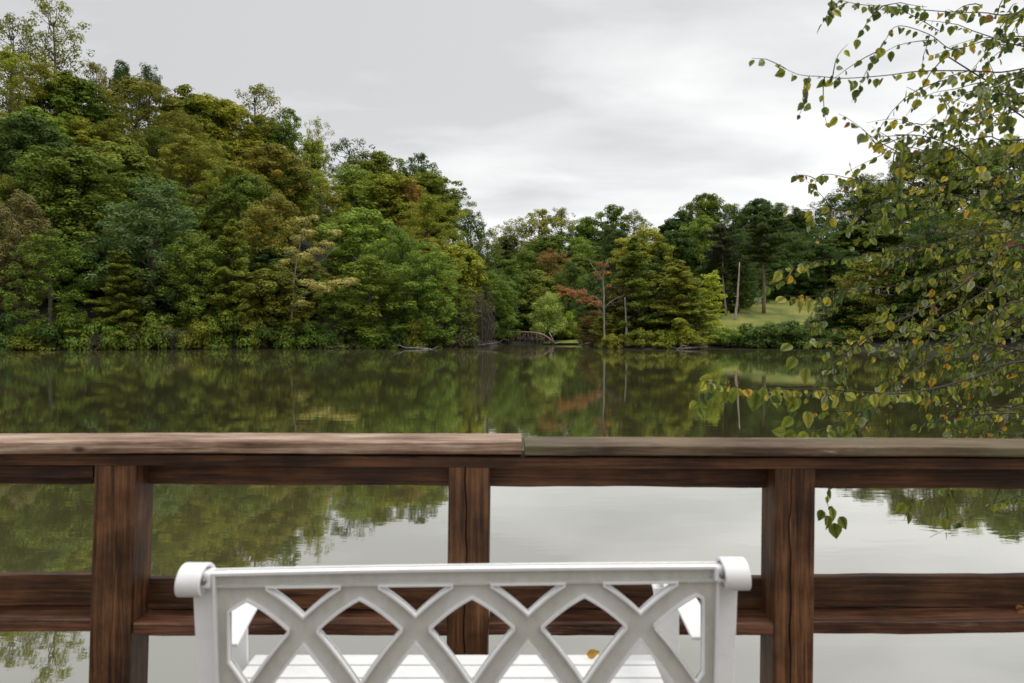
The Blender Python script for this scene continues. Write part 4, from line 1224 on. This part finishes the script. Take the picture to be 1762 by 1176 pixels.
def main_branch(pts, d0, d1, r0, r1, join_z=None, leaf_from=0.0, leaf_dens=1.0, tw=1.0, twl=0.35):
    """pts run from the right-hand side inward to the tip; d0 depth at the start, d1 at the tip"""
    n = len(pts)
    w_ = [P(a, b_, d0 + (d1 - d0) * i / (n - 1)) for i, (a, b_) in enumerate(pts)]
    if join_z is not None:
        st = Vector((TRX - .1 * (join_z - zb), TRY, join_z)); w_ = [st, st.lerp(w_[0], .5) + Vector((0, 0, .12))] + w_
    sm = catmull(w_, 6); m_ = len(sm)
    r0 *= .55; r1 *= .7
    branches.tube([p - BR for p in sm], [r0 + (r1 - r0) * (i / (m_ - 1)) ** .7 for i in range(m_)], 6)
    L = sum((sm[i + 1] - sm[i]).length for i in range(m_ - 1))
    twigs.append((sm, leaf_from, leaf_dens))
    # side twigs
    nt_ = int(L * 3.7 * tw)
    for q in range(nt_):
        t_ = leaf_from + (1 - leaf_from) * rb.random(); i = min(m_ - 2, int(t_ * (m_ - 1))); p = sm[i]
        dr = (sm[i + 1] - sm[i]).normalized()
        side = Vector((rb.gauss(0, .5), rb.gauss(0, .7), rb.gauss(-.15, .7)))
        v_ = (dr * rb.uniform(.5, 1.1) + side).normalized(); ln = twl * rb.uniform(.4, 1.3)
        pts2 = [p]
        for s_ in range(5):
            v_ = (v_ + Vector((rb.gauss(0, .12), rb.gauss(0, .12), -.10 + rb.gauss(0, .1)))).normalized(); pts2.append(pts2[-1] + v_ * ln / 5)
        branches.tube([a - BR for a in pts2], [.0028 - .0004 * s_ for s_ in range(6)], 4, cap=False)
        twigs.append((pts2, 0.1, 1.0))
MBR = [
 ([(1762, 622), (1703, 641), (1656, 656), (1597, 671), (1541, 678), (1490, 675), (1405, 670), (1363, 670), (1278, 668), (1231, 658), (1214, 656)], 3.6, 2.75, .014, .002, 1.9, .3, 1.7, .5, .14),
 ([(1762, 420), (1690, 463), (1630, 510), (1575, 539), (1511, 569), (1456, 607), (1422, 641), (1388, 688)], 4.2, 3.3, .018, .002, 2.6, .15, .8, 1.0, .32),
 ([(1762, 348), (1720, 310), (1681, 284), (1640, 252), (1590, 235), (1540, 232)], 3.6, 3.2, .014, .003, 3.2, .2, 1.0, 1.1, .35),
 ([(1762, 518), (1700, 548), (1660, 569), (1609, 612), (1558, 650), (1490, 710), (1465, 743)], 3.9, 3.2, .014, .002, 2.2, .15, .8, 1.0, .3),
 ([(1762, 118), (1693, 123), (1651, 122), (1581, 123), (1525, 130), (1457, 135), (1412, 132), (1376, 129), (1350, 118)], 3.8, 3.2, .010, .0015, 4.0, .25, .9, .5, .28),
 ([(1762, 130), (1680, 180), (1614, 216), (1569, 253), (1533, 262), (1497, 240)], 3.6, 3.2, .010, .002, 3.9, .15, 1.0, .9, .3),
 ([(1762, 380), (1690, 350), (1600, 325), (1539, 312), (1474, 309), (1420, 300), (1392, 318)], 4.6, 4.0, .011, .002, 3.0, .2, .8, .8, .3),
 ([(1762, 395), (1694, 403), (1575, 425), (1473, 442), (1405, 450), (1341, 463)], 4.4, 3.9, .011, .002, 2.9, .15, 1.1, 1.2, .28),
 ([(1762, 455), (1618, 480), (1533, 493), (1456, 505), (1405, 510), (1350, 510)], 4.5, 3.8, .011, .002, 2.7, .15, 1.1, 1.2, .28),
 ([(1762, 640), (1640, 665), (1533, 675), (1499, 705), (1465, 722), (1405, 741), (1341, 746)], 3.6, 2.95, .009, .0015, 1.8, .3, 1.0, .4, .16),
 ([(1762, 560), (1640, 600), (1560, 590), (1470, 600), (1440, 590), (1385, 580)], 4.3, 3.6, .010, .002, 2.2, .15, .8, .9, .3),
 ([(1762, 330), (1650, 345), (1560, 350), (1480, 362), (1420, 360), (1355, 362)], 4.6, 4.0, .011, .002, 3.1, .15, .9, .9, .3),
 ([(1762, 20), (1690, 22), (1620, 20), (1540, 12), (1480, 8), (1425, -5)], 4.0, 3.5, .009, .0015, 4.4, .2, 1.1, .7, .25),
 ([(1762, 75), (1700, 70), (1640, 85), (1600, 60), (1545, 45), (1520, 75), (1500, 100)], 4.2, 3.5, .009, .0015, 4.2, .2, .9, .8, .25),
 ([(1762, 190), (1700, 200), (1650, 205), (1590, 215), (1540, 205), (1490, 212)], 4.8, 4.6, .009, .0015, 3.7, .2, .6, .7, .3),
 ([(1762, 160), (1710, 150), (1660, 160), (1600, 165), (1560, 150)], 3.5, 3.3, .009, .0015, 3.9, .2, 1.0, .7, .25),
 ([(1762, 240), (1700, 235), (1650, 250), (1600, 262), (1560, 265)], 3.4, 3.3, .009, .002, 3.4, .2, 1.0, .8, .25),
 ([(1762, 480), (1700, 500), (1650, 530), (1600, 560), (1560, 600), (1540, 640), (1530, 700)], 4.0, 3.4, .010, .002, 2.4, .1, .9, 1.1, .3),
 ([(1762, 600), (1720, 640), (1690, 690), (1670, 740), (1660, 800)], 3.9, 3.5, .009, .002, 2.0, .1, .8, 1.0, .25),
 ([(1762, 700), (1730, 730), (1690, 770), (1640, 820), (1600, 850), (1560, 862)], 3.5, 3.0, .007, .0015, 1.6, .1, .7, .6, .2),
 ([(1530, 675), (1470, 760), (1430, 830), (1424, 860), (1427, 878), (1434, 893)], 3.2, 2.95, .006, .0012, None, .6, .9, .3, .1),
 ([(1762, 820), (1720, 850), (1690, 880), (1640, 905), (1600, 925)], 3.4, 3.2, .005, .0012, 1.4, .2, .45, .25, .12),
]
for (pts, d0, d1, r0, r1, jz, lf, ld, tw, twl) in MBR:
    main_branch(pts, d0, d1, r0, r1, jz, lf, ld, tw, twl)
# the thick of the crown toward the right edge
for q in range(185):
    xx = 1810 - abs(rb.gauss(0, 1)) * 105
    yy_ = rb.uniform(-60, 760)
    if yy_ < 250 and rb.random() < .5: continue
    if xx < 1480: continue
    d = rb.uniform(3.4, 6.6)
    p = P(xx, yy_, d); v_ = Vector((-.8, rb.gauss(0, .5), rb.gauss(-.1, .45))).normalized(); ln = rb.uniform(.25, .6); pts2 = [p]
    for s_ in range(6):
        v_ = (v_ + Vector((rb.gauss(0, .15), rb.gauss(0, .15), -.08 + rb.gauss(0, .12)))).normalized(); pts2.append(pts2[-1] + v_ * ln / 6)
    st = Vector((TRX - .4, TRY, zb + 1 + p.z * .55))
    if q % 5 == 0:
        mid = st.lerp(p, .5) + Vector((0, 0, .25))
        branches.tube([a - BR for a in catmull([st, mid, p], 5)], [.009 - .0005 * s_ for s_ in range(11)], 5, cap=False)
    branches.tube([a - BR for a in pts2], [.004 - .0005 * s_ for s_ in range(7)], 4, cap=False)
    twigs.append((pts2, 0.0, 1.1))
for q in range(260):
    hz = rb.uniform(1.4, 6.2); az = rb.random() * 6.283; rr_ = rb.uniform(.5, 2.3)
    p = Vector((TRX + math.cos(az) * rr_ + .3, TRY + math.sin(az) * rr_ * .8, zb + hz + .25 * rr_))
    if p.x < p.y * .72 + .05: continue
    v_ = Vector((math.cos(az), math.sin(az), rb.gauss(-.2, .3))).normalized(); pts2 = [p]
    for s_ in range(6):
        v_ = (v_ + Vector((rb.gauss(0, .2), rb.gauss(0, .2), -.1 + rb.gauss(0, .12)))).normalized(); pts2.append(pts2[-1] + v_ * .09)
    if q % 4 == 0:
        st = Vector((TRX - .1 * hz, TRY, zb + hz * .8)); branches.tube([a - BR for a in catmull([st, st.lerp(p, .5) + Vector((0, 0, .12)), p], 4)], [.013 - .001 * s_ for s_ in range(9)], 5, cap=False)
    branches.tube([a - BR for a in pts2], [.004 - .0005 * s_ for s_ in range(7)], 4, cap=False)
    twigs.append((pts2, 0.0, 1.2))
branches.obj('branches', M_BARK, birch, True, color=(.05, .038, .028))

# leaves: ovate, pointed, folded a little along the midrib
OUT = [(0, 0), (.28, .12), (.40, .34), (.36, .56), (.22, .78), (0, 1.05)]
LV, LF, LC = [], [], []
PAL = [((.13, .17, .025), 34), ((.19, .22, .03), 26), ((.33, .33, .04), 16), ((.07, .11, .022), 14), ((.48, .40, .045), 6), ((.56, .33, .03), 2), ((.25, .12, .04), .8), ((.30, .34, .18), 7)]
def add_leaf(p, tip, size, col):
    """p attach point, tip direction, size metres"""
    side = tip.cross(Vector((rb.gauss(0, .6), rb.gauss(0, .6) - .9, rb.gauss(.2, .5))))
    if side.length < 1e-3: side = Vector((1, 0, 0))
    side.normalize(); nr = side.cross(tip).normalized()
    fold = rb.uniform(.05, .28); curl = rb.uniform(-.05, .25); ws = rb.uniform(.85, 1.15)
    stem = size * .25; b0 = len(LV); o = p + tip * stem
    mid, lft, rgt = [], [], []
    for (w_, l_) in OUT:
        c = o + tip * (l_ * size) - nr * (curl * size * l_ * l_)
        mid.append(c); lft.append(c + side * (w_ * ws * size) + nr * (w_ * fold * size)); rgt.append(c - side * (w_ * ws * size) + nr * (w_ * fold * size))
    LV.extend(mid); LV.extend(lft[1:-1]); LV.extend(rgt[1:-1])
    nm = len(OUT)
    for s0 in (nm, nm + nm - 2):
        idx = [0] + [s0 + i for i in range(nm - 2)] + [nm - 1]
        for i in range(nm - 1):
            f_ = [b0 + i, b0 + i + 1, b0 + idx[i + 1], b0 + idx[i]]
            f_ = [f_[j] for j in range(4) if f_[j] not in f_[:j]]
            if len(f_) > 2: LF.append(f_)
    k = rb.uniform(.95, 1.6)
    LC.extend([(col[0] * k, col[1] * k, col[2] * k, 1)] * (nm + 2 * (nm - 2)))
cols = [c for c, _ in PAL]; wts = [w_ for _, w_ in PAL]
BIGL = [(1216, 657, -.3, -1, 26), (1232, 655, -.8, .1, 22), (1240, 660, .2, -1, 26), (1258, 661, .05, -1, 27), (1302, 668, -.2, -1, 32), (1315, 660, -.25, -1, 27), (1332, 668, .1, -1, 28),
        (1350, 666, .3, -.7, 24), (1364, 674, -.1, -1, 28), (1376, 688, -.7, -.6, 24), (1368, 714, -.6, -.6, 25), (1386, 700, .1, -1, 30), (1358, 744, -.9, .05, 24), (1375, 742, -.6, -.3, 24), (1395, 742, -.5, -.4, 24),
        (1420, 742, .4, -.3, 22), (1442, 677, -.3, -.9, 22), (1450, 676, .6, -.3, 24), (1417, 873, -.4, -.8, 20), (1428, 882, -.15, -1, 24), (1433, 893, .15, -1, 27), (1441, 884, .5, -1, 23), (1429, 868, .1, -1, 22),
        (1500, 672, .2, -1, 24), (1530, 672, -.4, -.9, 25), (1565, 665, .3, -1, 24), (1372, 610, -.6, -.7, 27), (1366, 590, -.7, -.4, 24), (1390, 625, -.2, -1, 30), (1345, 463, -.5, -.8, 22), (1362, 458, -.3, -.9, 24), (1385, 452, .2, -1, 24),
        (1355, 510, -.8, -.4, 22), (1372, 509, .2, -1, 24), (1395, 511, -.3, -1, 24)]
for (a_, b2, ux, uz, L_) in BIGL:
    d_ = 2.95 if b2 > 530 else 3.8
    add_leaf(P(a_, b2, d_), Vector((ux, rb.uniform(-.3, .1), uz)).normalized(), L_ / F * d_ * 1.0, rb.choice([(.15, .19, .028), (.20, .24, .032), (.24, .26, .04), (.32, .31, .05)]))
for (pts, lf, dens) in twigs:
    m_ = len(pts); L = 0
    cum = [0]
    for i in range(m_ - 1): cum.append(cum[-1] + (pts[i + 1] - pts[i]).length)
    s_ = cum[-1] * lf; k = 0
    while s_ < cum[-1]:
        i = max(j for j in range(m_) if cum[j] <= s_); i = min(i, m_ - 2)
        f_ = (s_ - cum[i]) / max(1e-6, cum[i + 1] - cum[i]); p = pts[i].lerp(pts[i + 1], f_)
        dr = (pts[i + 1] - pts[i]).normalized(); sd_ = dr.cross(Vector((0, 0, 1)))
        k += 1
        tip = (dr * rb.uniform(.1, .7) + sd_ * (1 if k % 2 else -1) * rb.uniform(.2, .7) + Vector((rb.gauss(0, .2), rb.gauss(0, .2), -rb.uniform(.25, 1.1)))).normalized()
        add_leaf(p, tip, rb.choice((.022, .030, .036, .042, .050)) * rb.uniform(.9, 1.1), rb.choices(cols, wts)[0])
        s_ += rb.uniform(.018, .060) / dens
me = mesh_np('leaves', LV, LF, M_LEAF, {'col': ('FLOAT_COLOR', LC)}, smooth=True)
me.transform(Matrix.Translation(-BR))
link('leaves', me, birch)
print('birch leaves', len(LV) / 14)

# ------------------------------------------------------------------ fallen leaves
def fallen(loc, label, col, size=.04, rot=0):
    global LV, LF, LC
    LV, LF, LC = [], [], []
    add_leaf(Vector((0, 0, .004)), Vector((math.cos(rot), math.sin(rot), .12)).normalized(), size, col)
    o = link('fallen_leaf', mesh_np('fallen_leaf', LV, LF, M_LEAF, {'col': ('FLOAT_COLOR', LC)}, smooth=True))
    zmin = min(v[2] for v in LV)
    o.location = Vector(loc) - Vector((0, 0, zmin)); tag(o, label, 'leaf')
q = P(1004, 1122, 2.25); fallen((q.x, 2.25, CH - .997), 'yellow fallen leaf lying on the bench seat', (.45, .25, .03), .04, .1)
q = P(1745, 1058, 2.62); fallen((q.x, 2.62, P(1750, 1070, 2.55).z + .001), 'tan fallen leaf on the lower shelf of the railing at the right edge', (.35, .17, .06), .045, .3)
print('trees', len(TREES))
